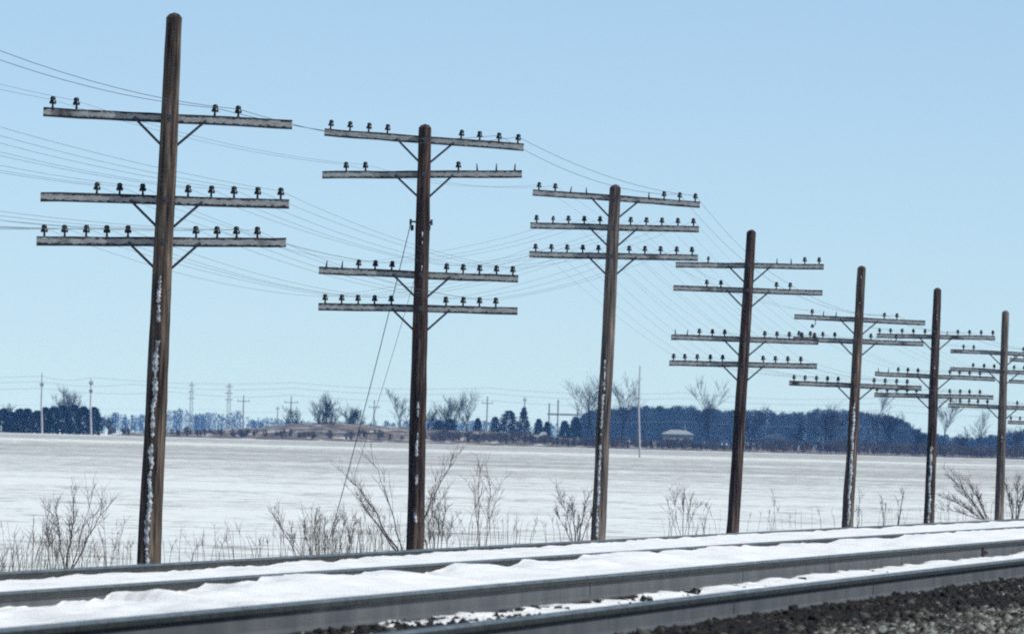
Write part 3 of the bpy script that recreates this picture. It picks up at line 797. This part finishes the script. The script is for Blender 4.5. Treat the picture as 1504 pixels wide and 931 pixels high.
midw = {0: (1, [-510, -467, -422, -338, -294, -250, -205, -160]), 1: (1, [142, 175.5, 209.6, 276, 310, 343.5, 378, 412]), 2: (2, [526, 550.6, 575, 655.5, 680, 704, 729, 753]),
        3: (1, [835, 858, 881, 926, 949, 972, 995.6, 1018.5]), 4: (2, [1027, 1046, 1064, 1123, 1141, 1159, 1177.5, 1196]),
        5: (1, [1190, 1208.5, 1226, 1279, 1298, 1316, 1334, 1350]), 6: (1, [1319, 1333, 1348, 1395, 1409, 1424, 1439, 1452]),
        7: (1, [1429, 1445, 1460, 1489, 1504, 1518, 1532, 1546]), 8: (1, [1510, 1524, 1537, 1572, 1588, 1602, 1612, 1616])}
ordn = ['outermost', 'second', 'third', 'fourth', 'innermost']
for k in range(9):
    side = ('left', ordn[k]) if k < 5 else ('right', ['innermost', 'second', 'third', 'fourth'][k - 5])
    wire([(i, low[i][0], low[i][1][k]) for i in range(9)], "wire on the %s insulator of the %s half of the lowest crossarms" % (side[1], side[0]), "wires of the lowest crossarms")
for k in range(8):
    side = ('left', ['third', 'fourth', 'innermost'][k]) if k < 3 else ('right', ['innermost', 'second', 'third', 'fourth', 'outermost'][k - 3])
    wire([(i, midw[i][0], midw[i][1][k]) for i in range(9)], "wire on the %s insulator of the %s half of the middle crossarms" % (side[1], side[0]), "wires of the middle crossarms")
tops = {"outer": [(0, 0, -594), (1, 0, 77), (2, 1, 508.6), (3, 0, 791), (4, 1, 1038), (5, 0, 1192.6), (6, 0, 1308), (7, 0, 1415), (8, 0, 1504)],
        "inner": [(0, 0, -550), (1, 0, 112), (2, 1, 537), (3, 0, 815), (4, 1, 1058.6), (5, 0, 1209), (6, 0, 1325), (7, 0, 1430), (8, 0, 1518)]}
for n_, s_ in tops.items(): wire(s_, "%s wire of the left pair on the top crossarms" % n_, "wires of the top crossarms")
topr = {"inner": [(0, 0, -286), (1, 0, 315), (2, 0, 732), (3, 0, 997.5), (4, 1, 1140), (5, 0, 1298.5), (6, 0, 1407), (7, 0, 1517), (8, 0, 1590)],
        "outer": [(0, 0, -242), (1, 0, 349.5), (2, 0, 760), (3, 0, 1020.7), (4, 1, 1160), (5, 0, 1317), (6, 0, 1424), (7, 0, 1531), (8, 0, 1604)]}
for n_, s_ in topr.items(): wire(s_, "%s wire of the right pair on the top crossarms, crossing the open sky" % n_, "wires of the top crossarms", 0.2, 0.0033)

# ------------------------------------------------------------------ bare trees and bushes
def branchy(b, start, direc, length, r0, level, rng, maxlev, kids=(3, 5), spread=0.55, rise=0.10, minr=0.004, sides=4, trunk=None, wander=0.18, shrink=0.62):
    """recursive limbs: 'trunk' (if given) takes level 0"""
    tgt = trunk if (trunk is not None and level == 0) else b
    n = 5 if level < 2 else 3
    p = start.copy(); d = direc.normalized(); pts = [p.copy()]; rs = [r0]
    for i in range(n):
        d = (d + Vector((rng.uniform(-1, 1), rng.uniform(-1, 1), rng.uniform(-.5, 1) * .6)) * wander + Vector((0, 0, rise))).normalized()
        p = p + d * (length / n); pts.append(p.copy()); rs.append(max(r0 * (1 - 0.75 * (i + 1) / n), minr * .6))
    tgt.tube(pts, rs, sides if level < 2 else 3, cap=False)
    if level >= maxlev: return
    nk = rng.randint(*kids)
    for k in range(nk):
        t = rng.uniform(0.3, 1.0) if level > 0 else rng.uniform(0.35, 1.0)
        f = t * n; i = min(int(f), n - 1); q = pts[i].lerp(pts[i + 1], f - i)
        az = rng.uniform(0, 2 * math.pi); up_ = rng.uniform(.5, 1.2)
        base_d = (pts[min(i + 1, n)] - pts[i]).normalized()
        dv = (base_d * up_ + Vector((math.cos(az), math.sin(az), rng.uniform(-.1, .35))) * spread * rng.uniform(.7, 1.4)).normalized()
        branchy(b, q, dv, length * shrink * rng.uniform(.7, 1.15), max(rs[i] * .6, minr), level + 1, rng, maxlev, kids, spread, rise, minr, sides, None, wander, shrink)

def bare_tree(x, ybase, ytop, Y, label, name="bare_tree", group=None, seed=1, spread=.55, kids=(4, 6), lev=3, r=None, minr=0.02, stems=1, lean=(0, 0), trunk_frac=.55, mats=('far_bark', 'far_twig'), rise=.10, gz=None, twigmat=None):
    g = ground(Y) if gz is None else gz
    B = at(x, ybase, Y); T = at(x, ytop, Y); h = T.z - g
    root = empty(name, (B.x, Y, g), label, "tree", group)
    rng = random.Random(seed); tr = MB(); cr2 = MB()
    for s in range(stems):
        a = rng.uniform(0, 6.28); off = Vector((math.cos(a), math.sin(a), 0)) * (0.0 if stems == 1 else 0.06 * h)
        d = Vector((lean[0] + (0 if stems == 1 else (s - (stems - 1) / 2) * .22), lean[1], 1))
        branchy(cr2, off + Vector((0, 0, -.2)), d, h * trunk_frac, (r or h * .022), 0, rng, lev, kids, spread, rise, minr, 5, tr)
    # normalise the height
    zm = max(v[2] for v in cr2.v); k = h / zm
    tr.v = [(v[0] * k, v[1] * k, v[2] * k) for v in tr.v]; cr2.v = [(v[0] * k, v[1] * k, v[2] * k) for v in cr2.v]
    tr.build("trunk", M[mats[0]], root); cr2.build("crown", M[mats[1]], root)
    return root

# far trees one can tell apart
far_trees = [
 # x, ybase, ytop, Y, spread, stems, seed, label
 (90, 634, 563, 2350, .6, 2, 3, "bare crown rising tallest above the dark evergreens at left"),
 (105, 634, 573, 2360, .55, 1, 4, "small bare crown just right of the tallest one above the evergreens"),
 (117, 634, 580, 2355, .5, 1, 6, "lowest bare crown above the right end of the evergreens"),
 (12, 633, 590, 2380, .5, 1, 61, "thin bare treetop above the evergreens at the left edge"),
 (160, 636, 612, 2500, .9, 2, 8, "low round bare tree at the right end of the evergreen row"),
 (479, 643, 574, 2050, .40, 4, 12, "fan shaped bare tree standing alone before the grassy mound"),
 (517, 645, 588, 2080, .5, 3, 14, "thin bare thicket tree beside the fan shaped one"),
 (433, 637, 594, 2500, .6, 2, 17, "small round bare tree on the horizon behind the mound"),
 (588, 640, 569, 2200, .6, 1, 21, "bare tree half hidden behind the left side of the second pole"),
 (630, 642, 592, 2250, .75, 2, 22, "spreading bare tree just right of the second pole"),
 (660, 640, 569, 2150, .5, 2, 25, "tall bare tree, left one of the pair right of the second pole"),
 (686, 641, 568, 2140, .45, 1, 27, "tall slender bare tree, right one of the pair right of the second pole"),
 (868, 656, 540, 2150, .75, 2, 31, "tallest broad bare tree, left of the third pole"),
 (919, 657, 545, 2160, .5, 2, 34, "tall bare tree between the third pole and the white pole"),
 (1026, 662, 549, 2120, .38, 1, 36, "left one of two slim bare trees rising above the wood"),
 (1040, 662, 552, 2110, .45, 1, 38, "right one of two slim bare trees rising above the wood"),
 (1106, 664, 590, 2120, .6, 2, 41, "dark bare tree just right of the fourth pole"),
 (1218, 667, 586, 2180, .75, 3, 43, "broad dark bare tree left of the fifth pole"),
 (1290, 668, 566, 2120, .45, 1, 46, "tall straight bare tree between the fifth and sixth poles"),
 (1309, 668, 600, 2150, .5, 1, 47, "shorter bare tree between the fifth and sixth poles"),
 (1386, 671, 566, 2120, .55, 1, 49, "tall dark trunked bare tree just right of the sixth pole"),
 (1414, 673, 624, 2200, .7, 2, 51, "low bare tree between the sixth and seventh poles"),
 (1431, 673, 600, 2300, .5, 1, 53, "pale slender bare tree left of the seventh pole"),
 (1488, 675, 622, 2150, .6, 2, 55, "bare tree right of the seventh pole at the right edge"),
 (1345, 670, 625, 2200, .6, 2, 56, "dark bare tree where the wood slopes down left of the sixth pole"),
 (1168, 666, 606, 2200, .55, 2, 57, "bare tree at the wood's edge midway between the fourth and fifth poles"),
]
for (x, yb, yt, Y, sp, st, sd_, lab) in far_trees:
    bare_tree(x, yb, yt, Y, lab, group="bare trees beyond the field", seed=sd_, spread=sp, stems=st, minr=0.022, kids=(5, 8), r=0.16, rise=.06)

# conifers
def conifer(x, ybase, ytop, Y, wpx, label, seed, round_=0.0):
    g = ground(Y); B = at(x, ybase, Y); T = at(x, ytop, Y); h = T.z - g; wd = wpx * Y / F / 2
    root = empty("conifer_tree", (B.x, Y, g), label, "tree", "evergreen trees beyond the field")
    rng = random.Random(seed); b = MB(); t_ = MB()
    t_.tube([(0, 0, -.2), (0, 0, h * .9)], [.14, .03], 6); t_.build("trunk", M['far_bark'], root)
    nl = 1300
    for i in range(nl):
        u = rng.random() ** 0.8; z = h * (0.03 + .97 * u)
        env = (1 - u) ** (0.75 - .45 * round_) * (1.0 if u > .12 else .75 + 2 * u)
        a = rng.uniform(0, 6.283); lob = 1 + .22 * math.sin(a * 3 + seed + u * 9) + .12 * math.sin(a * 7 + u * 23 + seed)
        rr = wd * env * lob * rng.uniform(.35, 1.05) + .04
        c = Vector((math.cos(a) * rr, math.sin(a) * rr, z - rr * .12))
        dr = Vector((math.cos(a), math.sin(a), rng.uniform(-.45, .55))).normalized()
        sd2 = dr.cross(Vector((rng.uniform(-1, 1), rng.uniform(-1, 1), rng.uniform(.2, 1)))).normalized()
        l = rng.uniform(.2, .45) * (0.5 + wd * .28); wv = l * rng.uniform(.25, .45)
        b.add([c - dr * l * .6 - sd2 * wv, c - dr * l * .6 + sd2 * wv, c + dr * l], [(0, 1, 2)])
    b.build("crown", M['needles'], root)
pos = ["first", "second", "third", "fourth", "fifth", "sixth", "seventh", "eighth", "ninth", "tenth", "eleventh"]
lrow = [(4, 600, 17), (17, 605, 14), (28, 600, 15), (40, 600, 15), (54, 603, 14), (66, 598, 15), (78, 597, 16), (92, 595, 18), (107, 595, 18), (122, 597, 17), (137, 598, 16)]
for i, (x, yt, wp) in enumerate(lrow):
    conifer(x, 634 + x * .02, yt, 1935 + (i % 3) * 14, wp * 1.95, "%s dark evergreen from the left in the row at the field's left end" % pos[i], 100 + i, .75)
mrow = [(643, 617, 18, .9, "low rounded dark evergreen nearest the second pole"), (660, 615, 24, .9, "broad low dark evergreen behind the pair of tall bare trees"),
        (701, 614, 16, .5, "small pointed evergreen right of the tall slender bare tree"), (727, 612, 17, .8, "narrow round evergreen at the left end of the middle clump"),
        (747, 603, 30, .9, "broadest dome shaped evergreen of the middle clump"), (769, 598, 20, .25, "tallest pointed evergreen of the middle clump"),
        (791, 615, 16, .7, "small evergreen right of the pointed one"), (803, 619, 13, .7, "lowest evergreen at the right end of the middle clump"),
        (829, 618, 20, .7, "dark evergreen left of the third pole"), (845, 612, 20, .7, "dark evergreen at the wood's left end close to the third pole")]
for i, (x, yt, wp, rd, lab) in enumerate(mrow):
    conifer(x, 640, yt, 2330 + (i % 3) * 12, wp * 1.2, lab, 200 + i, rd)

# far woods: masses of bare trees
def wood_mass(name, prof, Y0, Y1, n, material, label, seed, twigs=110, tw=0.07, thick=0.09, under=None):
    """prof: [(x, ytop)] skyline; trees spread in depth Y0..Y1"""
    rng = random.Random(seed); b = MB()
    xs = [p[0] for p in prof]; ys = [p[1] for p in prof]
    for i in range(n):
        x = rng.uniform(xs[0], xs[-1]); Y = rng.uniform(Y0, Y1)
        yt = float(np.interp(x, xs, ys)) + abs(rng.gauss(0, 3.6)) - 3.2 + 2.2 * float(vnoise(x * .07, 0, seed)) + 2.2 * float(vnoise(x * .3, 5, seed))
        T = at(x, yt, Y); g = ground(Y); h = T.z - g
        if h < 1: continue
        X = T.x; wd = h * rng.uniform(.10, .22); pm = 1 if (isinstance(material, list) and rng.random() < .1) else 0
        b.tube([(X, Y, g - .2), (X + rng.uniform(-.2, .2), Y, g + h * .5), (X + rng.uniform(-.4, .4), Y, g + h * .97)], [thick, thick * .7, .03], 3, pm, cap=False)
        for k in range(twigs):
            u = rng.uniform(.12, 1) ** .8
            env = math.sin(min(1, u * .95 + .05) * math.pi) ** .5 if u > .5 else .55 + .6 * u
            c = Vector((X + rng.gauss(0, .55) * wd * env * 1.3, Y + rng.gauss(0, .5) * wd, g + h * u * .97))
            d = Vector((rng.gauss(0, .5), rng.gauss(0, .4), 1)).normalized(); l = rng.uniform(.35, 1.1)
            if c.z + d.z * l > g + h: l = max(.15, (g + h - c.z) * .8)
            s2 = Vector((tw * rng.uniform(.5, 1.3), 0, 0))
            b.add([c - s2, c + s2, c + d * l], [(0, 1, 2)])
    o = b.build(name, material)
    tag(o, label, kind="stuff")
wood_mass("far_wood", [(845, 616), (870, 604), (900, 600), (960, 598), (1000, 599), (1060, 602), (1120, 604), (1170, 606), (1210, 602), (1260, 606), (1300, 610), (1325, 617), (1345, 630), (1362, 642)],
          3150, 3600, 620, [M['wood_twig'], M['wood_pale']], "dense dark blue bare wood beyond the right half of the field", 5, 150)
wood_mass("far_wood_right", [(1340, 644), (1385, 638), (1420, 645), (1460, 640), (1504, 632), (1560, 630)], 3300, 3800, 170, [M['wood_twig'], M['wood_pale']], "lower bare wood continuing to the right edge", 6, 150)
wood_mass("distant_wood", [(138, 618), (165, 606), (200, 613), (240, 603), (262, 601), (285, 609), (312, 606), (330, 610), (350, 603), (372, 616), (392, 617), (420, 617), (470, 619), (540, 620), (600, 619), (640, 618), (860, 625)],
          5600, 6300, 330, M['far_twig'], "pale blue woods on the horizon left of centre", 7, 70, .16, .18)
wood_mass("roadside_thicket", [(640, 633), (700, 636), (760, 638), (840, 644), (900, 646), (960, 645), (1040, 648), (1120, 650), (1200, 648), (1300, 652), (1400, 656), (1510, 658)],
          1935, 2000, 520, M['scrub'], "brown scrub thicket along the far edge of the field", 8, 60, .05, .04)
wood_mass("mound_thicket", [(160, 630), (240, 629), (300, 632), (360, 631), (440, 634), (520, 633), (640, 636)], 1925, 1990, 130, M['scrub'], "sparse brown scrub at the foot of the mound", 9, 45, .05, .04)

# grassy mound and bank beyond the field
def bank():
    prof = [(230, 634), (330, 629), (370, 628), (400, 624), (440, 621), (480, 619), (520, 621), (560, 625), (600, 627), (640, 630), (700, 632), (780, 637), (850, 643), (950, 650), (1100, 654), (1504, 668)]
    xs = np.linspace(200, 1520, 260); V = []; n = 15
    for x in xs:
        yt = np.interp(x, [p[0] for p in prof], [p[1] for p in prof])
        top = at(x, yt, 2120).z; g = ground(1950)
        for j in range(n):
            t = j / (n - 1); Y = 1915 + 420 * t
            k = math.sin(min(t * 2.1, 1.0) * math.pi / 2) if t < .48 else math.cos((t - .48) / .52 * math.pi / 2)
            Xw = (x - 752) * 2050 / F
            z = g - 0.1 + (max(top - g, .1)) * k + .22 * float(fbm(Xw * .35, Y * .03, 4, 4)) * k
            V.append((Xw, Y, z))
    Fc = [(i * n + j, (i + 1) * n + j, (i + 1) * n + j + 1, i * n + j + 1) for i in range(len(xs) - 1) for j in range(n - 1)]
    b = MB(); b.v = V; b.f = Fc; b.mi = [0] * len(Fc)
    tag(b.build("grassy_bank", M['bank'], smooth=True), "rough grass mound and bank with snow patches beyond the field", kind="structure")
bank()

# ------------------------------------------------------------------ distant poles, pylons, houses
def far_pole(x, ybase, ytop, Y, label, arms=(), r=0.14, material='grey_pole', name="utility_pole", cat="utility pole"):
    g = ground(Y); T = at(x, ytop, Y); B = at(x, ybase, Y); zb = min(B.z, g)
    root = empty(name, (B.x, Y, g), label, cat, "distant utility poles")
    b = MB(); hh = T.z - g
    b.tube([(0, 0, zb - g - .3), (T.x - B.x, 0, hh * .5), ((T.x - B.x), 0, hh)], [r * 1.2, r, r * .7], 8); b.build("shaft", M[material], root)
    for (ya, wpx) in arms:
        a = MB(); z = at(x, ya, Y).z - g; hw = wpx / 2 * Y / F
        a.box((T.x - B.x, -.15, z), (hw, .07, .09))
        for sx in (-.9, 0, .9):
            a.lathe([(.06, .09), (.1, .15), (.05, .4)], 6, ((T.x - B.x) + sx * hw, -.15, z))
        a.build("crossarm", M['grey_pole'], root)
    return root
far_pole(62, 635, 548, 1880, "slim pole in front of the evergreens, left one of two", [(566, 5)], r=.13, material='pale_pole')
far_pole(134, 637, 556, 1880, "slim pole at the right end of the evergreens", [(564, 5), (576, 4)], r=.13, material='pale_pole')
def solveY(x, y):
    best = min(range(500, 1900, 5), key=lambda Y: abs(at(x, y, Y).z - ground(Y)))
    return float(best)
YW = solveY(938, 671.5)
far_pole(940, 671.5, 537, YW, "tall whitish leaning pole standing in the field right of the third telegraph pole", [], r=.085, material='pale_pole')
far_pole(358, 628, 580, 3100, "cross shaped power pole, leftmost of the distant ones", [(589, 18)], r=.17)
far_pole(428, 628, 581, 3100, "cross shaped power pole behind the small round tree", [(591, 20)], r=.17)
far_pole(550, 630, 588, 3200, "cross shaped power pole left of the second telegraph pole", [(598, 16)], r=.17)
far_pole(716, 636, 582, 3000, "cross shaped power pole between the bare pair and the evergreen clump", [(592, 17)], r=.17)
far_pole(771, 640, 583, 3000, "power pole top showing above the pointed evergreen", [(588, 5)], r=.17)
far_pole(408, 628, 597, 3500, "faint thin power pole right of the leftmost cross shaped one", [(600, 5)], r=.15)
def pylon(x, yb, yt, Y, label, wp=6):
    g = ground(Y); T = at(x, yt, Y); h = T.z - g; root = empty("lattice_pylon", (T.x, Y, g), label, "pylon", "distant lattice pylons")
    b = MB(); w0 = wp / 2 * Y / F; n = 10
    def c(sx, sy, u): k = w0 * (1.0 - .62 * u); return Vector((sx * k, sy * k, h * u))
    for sx in (-1, 1):
        for sy in (-1, 1): b.tube([c(sx, sy, 0), c(sx, sy, 1)], .07, 4)
    for i in range(n):
        u0, u1 = i / n, (i + 1) / n
        for (p, q) in (((-1, -1), (1, -1)), ((1, -1), (1, 1)), ((1, 1), (-1, 1)), ((-1, 1), (-1, -1))):
            b.tube([c(*p, u0), c(*q, u1)], .035, 3); b.tube([c(*q, u0), c(*p, u1)], .035, 3); b.tube([c(*p, u1), c(*q, u1)], .035, 3)
    b.build("lattice_mast", M['lattice'], root)
    for u in (.7, .82, .94):
        a = MB(); a.box((0, 0, h * u), (w0 * 1.6, .08, .10)); a.build("crossarm", M['lattice'], root)
pylon(282, 625, 561, 3600, "lattice pylon on the horizon, left one of two", 6)
pylon(337, 625, 563, 3400, "lattice pylon on the horizon, right and sturdier one of two", 7)
# substation gantry
g = ground(3000); A = at(806, 608, 3000); Bq = at(850, 608, 3000)
root = empty("power_gantry", (A.x, 3000, g), "power line gantry with a horizontal beam left of the third telegraph pole", "gantry")
for (xx, yy) in ((807, 592), (820, 587), (849, 600)):
    b = MB(); q = at(xx, yy, 3000); b.tube([(q.x - A.x, 0, -.2), (q.x - A.x, 0, q.z - g)], .2, 6); b.build("post", M['grey_pole'], root)
b = MB(); b.box(((Bq.x - A.x) / 2, .1, A.z - g), ((Bq.x - A.x) / 2 + .3, .15, .22)); b.build("beam", M['grey_pole'], root)

# faint transmission lines
def far_line(pts, Y0, label):
    P3 = [at(x, y, Y0) for x, y in pts]
    b = MB(); out = []
    for i in range(len(P3) - 1):
        for k in range(10):
            t = k / 10; p = P3[i].lerp(P3[i + 1], t); p.z -= .5 * 4 * t * (1 - t); out.append(p - P3[0])
    out.append(P3[-1] - P3[0]); b.tube(out, .022, 3, cap=False)
    o = b.build("power_line", M['lattice'], loc=P3[0]); tag(o, label, "power line", "distant power lines")
for i, (y0, lab) in enumerate([(548, "topmost faint power line strung across the horizon sky"), (556, "second faint power line from the top across the horizon sky"), (566, "third faint power line from the top across the horizon sky"), (590, "lowest faint power line, on the cross shaped poles")]):
    pts = [(x, y0 + (x + 100) * .0262) for x in (-250, 62, 134 + 60 * i, 430, 716, 1000, 1290, 1650)]
    far_line(pts, 1885 if i < 3 else 2990, lab)

def house(x0, x1, yeave, yridge, ybase, Y, label, chimney=False, roof='roof_snow', wall='siding'):
    g = ground(Y); A = at(x0, ybase, Y); C = at(x1, ybase, Y); ze = at(x0, yeave, Y).z - g; zr = at((x0 + x1) / 2, yridge, Y).z - g
    wd = C.x - A.x; dp = wd * .5
    root = empty("farm_house", ((A.x + C.x) / 2, Y, g), label, "house")
    b = MB(); b.box((0, dp / 2, ze / 2 - .1), (wd / 2, dp / 2, ze / 2 + .1)); b.build("wall", M[wall], root)
    e = .25; hw = wd / 2 + e; b = MB()
    V = [(-hw, -e, ze), (hw, -e, ze), (hw, dp + e, ze), (-hw, dp + e, ze), (-hw * .45, dp / 2, zr), (hw * .45, dp / 2, zr), (-hw, -e, ze - .12), (hw, -e, ze - .12), (hw, dp + e, ze - .12), (-hw, dp + e, ze - .12)]
    b.add(V, [(0, 1, 5, 4), (1, 2, 5), (2, 3, 4, 5), (3, 0, 4), (6, 7, 1, 0), (7, 8, 2, 1), (8, 9, 3, 2), (9, 6, 0, 3), (9, 8, 7, 6)])
    b.build("roof", M[roof], root)
    for k, f in enumerate((-.32, -.08, .2)):
        w_ = MB(); w_.box((f * wd, -.02, ze * .5), (.16, .03, .20)); w_.build("window", M['window'], root)
    d_ = MB(); d_.box((.38 * wd, -.02, ze * .30), (.2, .03, ze * .30)); d_.build("door", M['window'], root)
    if chimney:
        c = MB(); c.box((wd * .25, dp / 2, zr), (.2, .2, .5)); c.build("chimney", M['grey_pole'], root)
house(973, 1017, 636.5, 631, 657, 2300, "pale hip roofed farm house in front of the wood, left of the fourth pole", True)
house(1122, 1152, 643, 637, 655, 3080, "faint low farm building between the fourth and fifth poles", roof="grey_shingle", wall="grey_shingle")
house(216, 228, 624, 620.5, 634, 2950, "tiny white house just left of the first telegraph pole")
house(793, 803, 639, 634, 643, 2290, "tiny snowy roofed shed left of the third telegraph pole")

# ------------------------------------------------------------------ bushes and weeds along the pole line
def bush(x, Y, label, stems, seed, name="bare_bush", mats='twig', cat="bush"):
    """stems: list of (tip dx px, tip y px, start dx px, radius m)"""
    B = at(x, 800, Y); root = empty(name, (B.x, Y, 0), label, cat, "bare bushes along the pole line")
    rng = random.Random(seed); st = MB(); tw = MB(); s = F / Y
    for (dx, yt, sx, r, lev) in stems:
        T = at(x + dx, yt, Y); a = Vector((sx / s, rng.uniform(-.15, .15), -.05)); t = Vector((T.x - B.x, rng.uniform(-.4, .4), T.z))
        ln = (t - a).length; n = 8; pts = []; rs = []
        ctrl = a.lerp(t, .5) + Vector((0, 0, .12 * ln)) + Vector((rng.uniform(-.05, .05) * ln, 0, 0))
        for i in range(n + 1):
            u = i / n; p = a * (1 - u) ** 2 + ctrl * 2 * u * (1 - u) + t * u * u
            p += Vector((rng.uniform(-1, 1), rng.uniform(-1, 1), rng.uniform(-1, 1))) * .015 * ln
            pts.append(p); rs.append(.72 * r * (1 - .8 * u))
        st.tube(pts, rs, 5, cap=False)
        for k in range(int(lev * 1.9)):
            f = rng.uniform(.3, 1) * n; i = min(int(f), n - 1); q = pts[i].lerp(pts[i + 1], f - i)
            d = (pts[i + 1] - pts[i]).normalized() + Vector((rng.uniform(-1, 1), rng.uniform(-1, 1), rng.uniform(-.1, 1))) * .6
            branchy(tw, q, d, ln * rng.uniform(.13, .30), max(rs[i] * .5, .000019 * Y), 1, rng, 2, (3, 5), .7, .04, .000014 * Y, 3)
    st.build("stem", M[mats], root); tag(tw.build("twigs", M[mats], root), kind="stuff")
    return root
# (dx, ytip, start dx, radius, number of twigs)
bush(97, 166, "slender forked bare sapling left of the first pole", [(12, 722, 0, .022, 8), (66, 738, 4, .016, 8), (-14, 745, 0, .014, 7), (40, 727, 2, .014, 6)], 1, "bare_sapling", cat="sapling")
bush(76, 168, "low twiggy bush at the foot of the forked sapling", [(-8, 758, 0, .012, 6), (6, 768, 3, .010, 6), (-2, 775, -4, .010, 5), (12, 780, 4, .009, 5)], 2)
bush(486, 172, "low brushy bush between the first two poles", [(-24, 762, -18, .012, 8), (-10, 770, -8, .012, 8), (6, 762, 0, .012, 8), (20, 768, 10, .012, 8), (34, 775, 20, .010, 7), (-40, 782, -20, .01, 6), (-84, 756, -20, .010, 3)], 3, mats='twig_pale')
bush(596, 206, "large bare bush with long arching branches behind the second pole", [(-82, 704, -4, .024, 6), (-50, 676, -2, .016, 4), (-62, 742, -6, .018, 6), (70, 676, 6, .024, 6), (-76, 728, -2, .012, 5), (30, 740, 4, .014, 5)], 4)
bush(642, 196, "dense upright bush against the right side of the second pole", [(-8, 732, -4, .014, 10), (4, 738, 0, .014, 10), (14, 745, 4, .012, 9), (-16, 752, -8, .012, 9), (26, 762, 8, .010, 8), (-22, 768, -10, .01, 8)], 5, mats='twig_pale')
bush(708, 204, "airy upright bush with many thin stems right of the second pole", [(-14, 706, -3, .010, 5), (-4, 694, 0, .011, 5), (12, 700, 2, .010, 5), (26, 714, 4, .009, 4)], 6, mats='twig_pale')
bush(848, 242, "knotted dark bush just left of the third pole", [(-26, 728, -4, .014, 8), (-8, 738, -2, .022, 8), (14, 735, 2, .02, 8), (22, 752, 3, .014, 7), (-30, 755, -5, .014, 7), (2, 755, 0, .014, 7)], 7)
bush(1002, 262, "faint thin weeds between the third and fourth poles", [(-12, 722, -2, .009, 5), (2, 718, 0, .009, 5), (14, 730, 3, .009, 5), (24, 742, 5, .008, 4), (-20, 745, -4, .008, 4)], 8, "tall_weed", 'twig_pale', "weed")
bush(1033, 262, "small weed with a dark seed head left of the fourth pole", [(8, 742, 0, .010, 2), (0, 748, 0, .008, 2)], 9, "tall_weed", 'twig', "weed")
bush(1136, 290, "single thin stalk between the fourth and fifth poles", [(1, 728, 0, .008, 2)], 10, "tall_weed", 'twig_pale', "weed")
bush(1259, 306, "thin stalk close against the right side of the fifth pole", [(3, 716, 0, .014, 2), (0, 735, 0, .01, 1)], 11, "tall_weed", 'twig', "weed")
bush(1297, 320, "forked stalk between the fifth and sixth poles", [(-1, 730, 0, .016, 2), (3, 737, 0, .012, 2)], 12, "tall_weed", 'twig', "weed")
bush(1318, 320, "thick dark broken sapling left of the sixth pole", [(8, 727, 0, .030, 3), (2, 738, 0, .018, 2)], 13, "bare_sapling", 'twig', "sapling")
bush(1452, 380, "tangled bare bush fanning out left of the seventh pole", [(-56, 700, -6, .030, 8), (-48, 716, -6, .028, 8), (-64, 732, -6, .024, 8), (-30, 712, -3, .026, 8), (-42, 742, -8, .02, 8), (-16, 728, 0, .02, 8), (-70, 748, -10, .018, 7)], 14)
bush(1488, 378, "dense dark bush right of the seventh pole", [(-12, 712, -2, .026, 9), (6, 705, 2, .026, 9), (18, 718, 4, .022, 9), (-4, 728, 0, .02, 9), (28, 702, 6, .02, 8), (12, 735, 4, .02, 8)], 15)
bush(430, 174, "long bent bramble cane left of the low brushy bush", [(-28, 757, 22, .012, 5), (-2, 778, 6, .009, 4)], 16, "bramble_cane", 'twig', "bramble")

def weeds():
    rng = random.Random(77); b = MB()
    bands = [(-20, 62, 100, .9), (60, 205, 160, .7), (440, 560, 120, .45), (240, 460, 90, .5), (440, 600, 130, .75), (600, 760, 90, .6), (760, 880, 40, .4), (960, 1060, 40, .35), (1080, 1500, 90, .25), (1380, 1520, 60, .6)]
    for (x0, x1, n, hs) in bands:
        for i in range(int(n * .5)):
            x = rng.uniform(x0, x1)
            yp = np.interp(x, [0, 219, 609, 878, 1076, 1245, 1364, 1467, 1560], [135, 162, 200, 238, 270, 305, 337, 371, 404])
            Y = yp + rng.uniform(2, 18); q = at(x, 800, Y)
            h = rng.uniform(.30, .55) + hs * rng.random() ** 3 * .45
            lx = rng.gauss(0, .10)
            p0 = Vector((q.x, Y, -.03)); p1 = Vector((q.x + lx * .4, Y, h * .6)); p2_ = Vector((q.x + lx + rng.gauss(0, .03), Y, h))
            r = rng.uniform(.0025, .005)
            b.tube([p0, p1, p2_], [r, r * .8, r * .4], 3, cap=False)
            if rng.random() < .7:
                for k in range(rng.randint(2, 6)):
                    u = rng.uniform(.4, 1); c = p1.lerp(p2_, u); a = Vector((rng.gauss(0, .5), rng.gauss(0, .5), .9)).normalized() * rng.uniform(.05, .16)
                    b.tube([c, c + a], [r * .7, r * .3], 3, cap=False)
    tag(b.build("dry_weeds", M['weed']), "dry brown weed stalks standing in the snow along the pole line", kind="stuff")
weeds()

# ------------------------------------------------------------------ haze
def haze():
    b = MB(); b.box((0, 4300, 8.2), (5600, 4900, 10.8))
    mm = bpy.data.materials.new("haze"); mm.use_nodes = True; t = mm.node_tree
    for n in list(t.nodes): t.nodes.remove(n)
    out = t.nodes.new("ShaderNodeOutputMaterial"); v = t.nodes.new("ShaderNodeVolumePrincipled")
    v.inputs["Color"].default_value = (0.16, 0.44, 1.0, 1)
    v.inputs["Absorption Color"].default_value = (1, 1, 1, 1)
    v.inputs["Density"].default_value = 0.000065
    v.inputs["Anisotropy"].default_value = 0.0
    t.links.new(v.outputs[0], out.inputs["Volume"])
    o = b.build("haze", mm); tag(o, "thin blue winter haze over the far fields", kind="stuff")
haze()
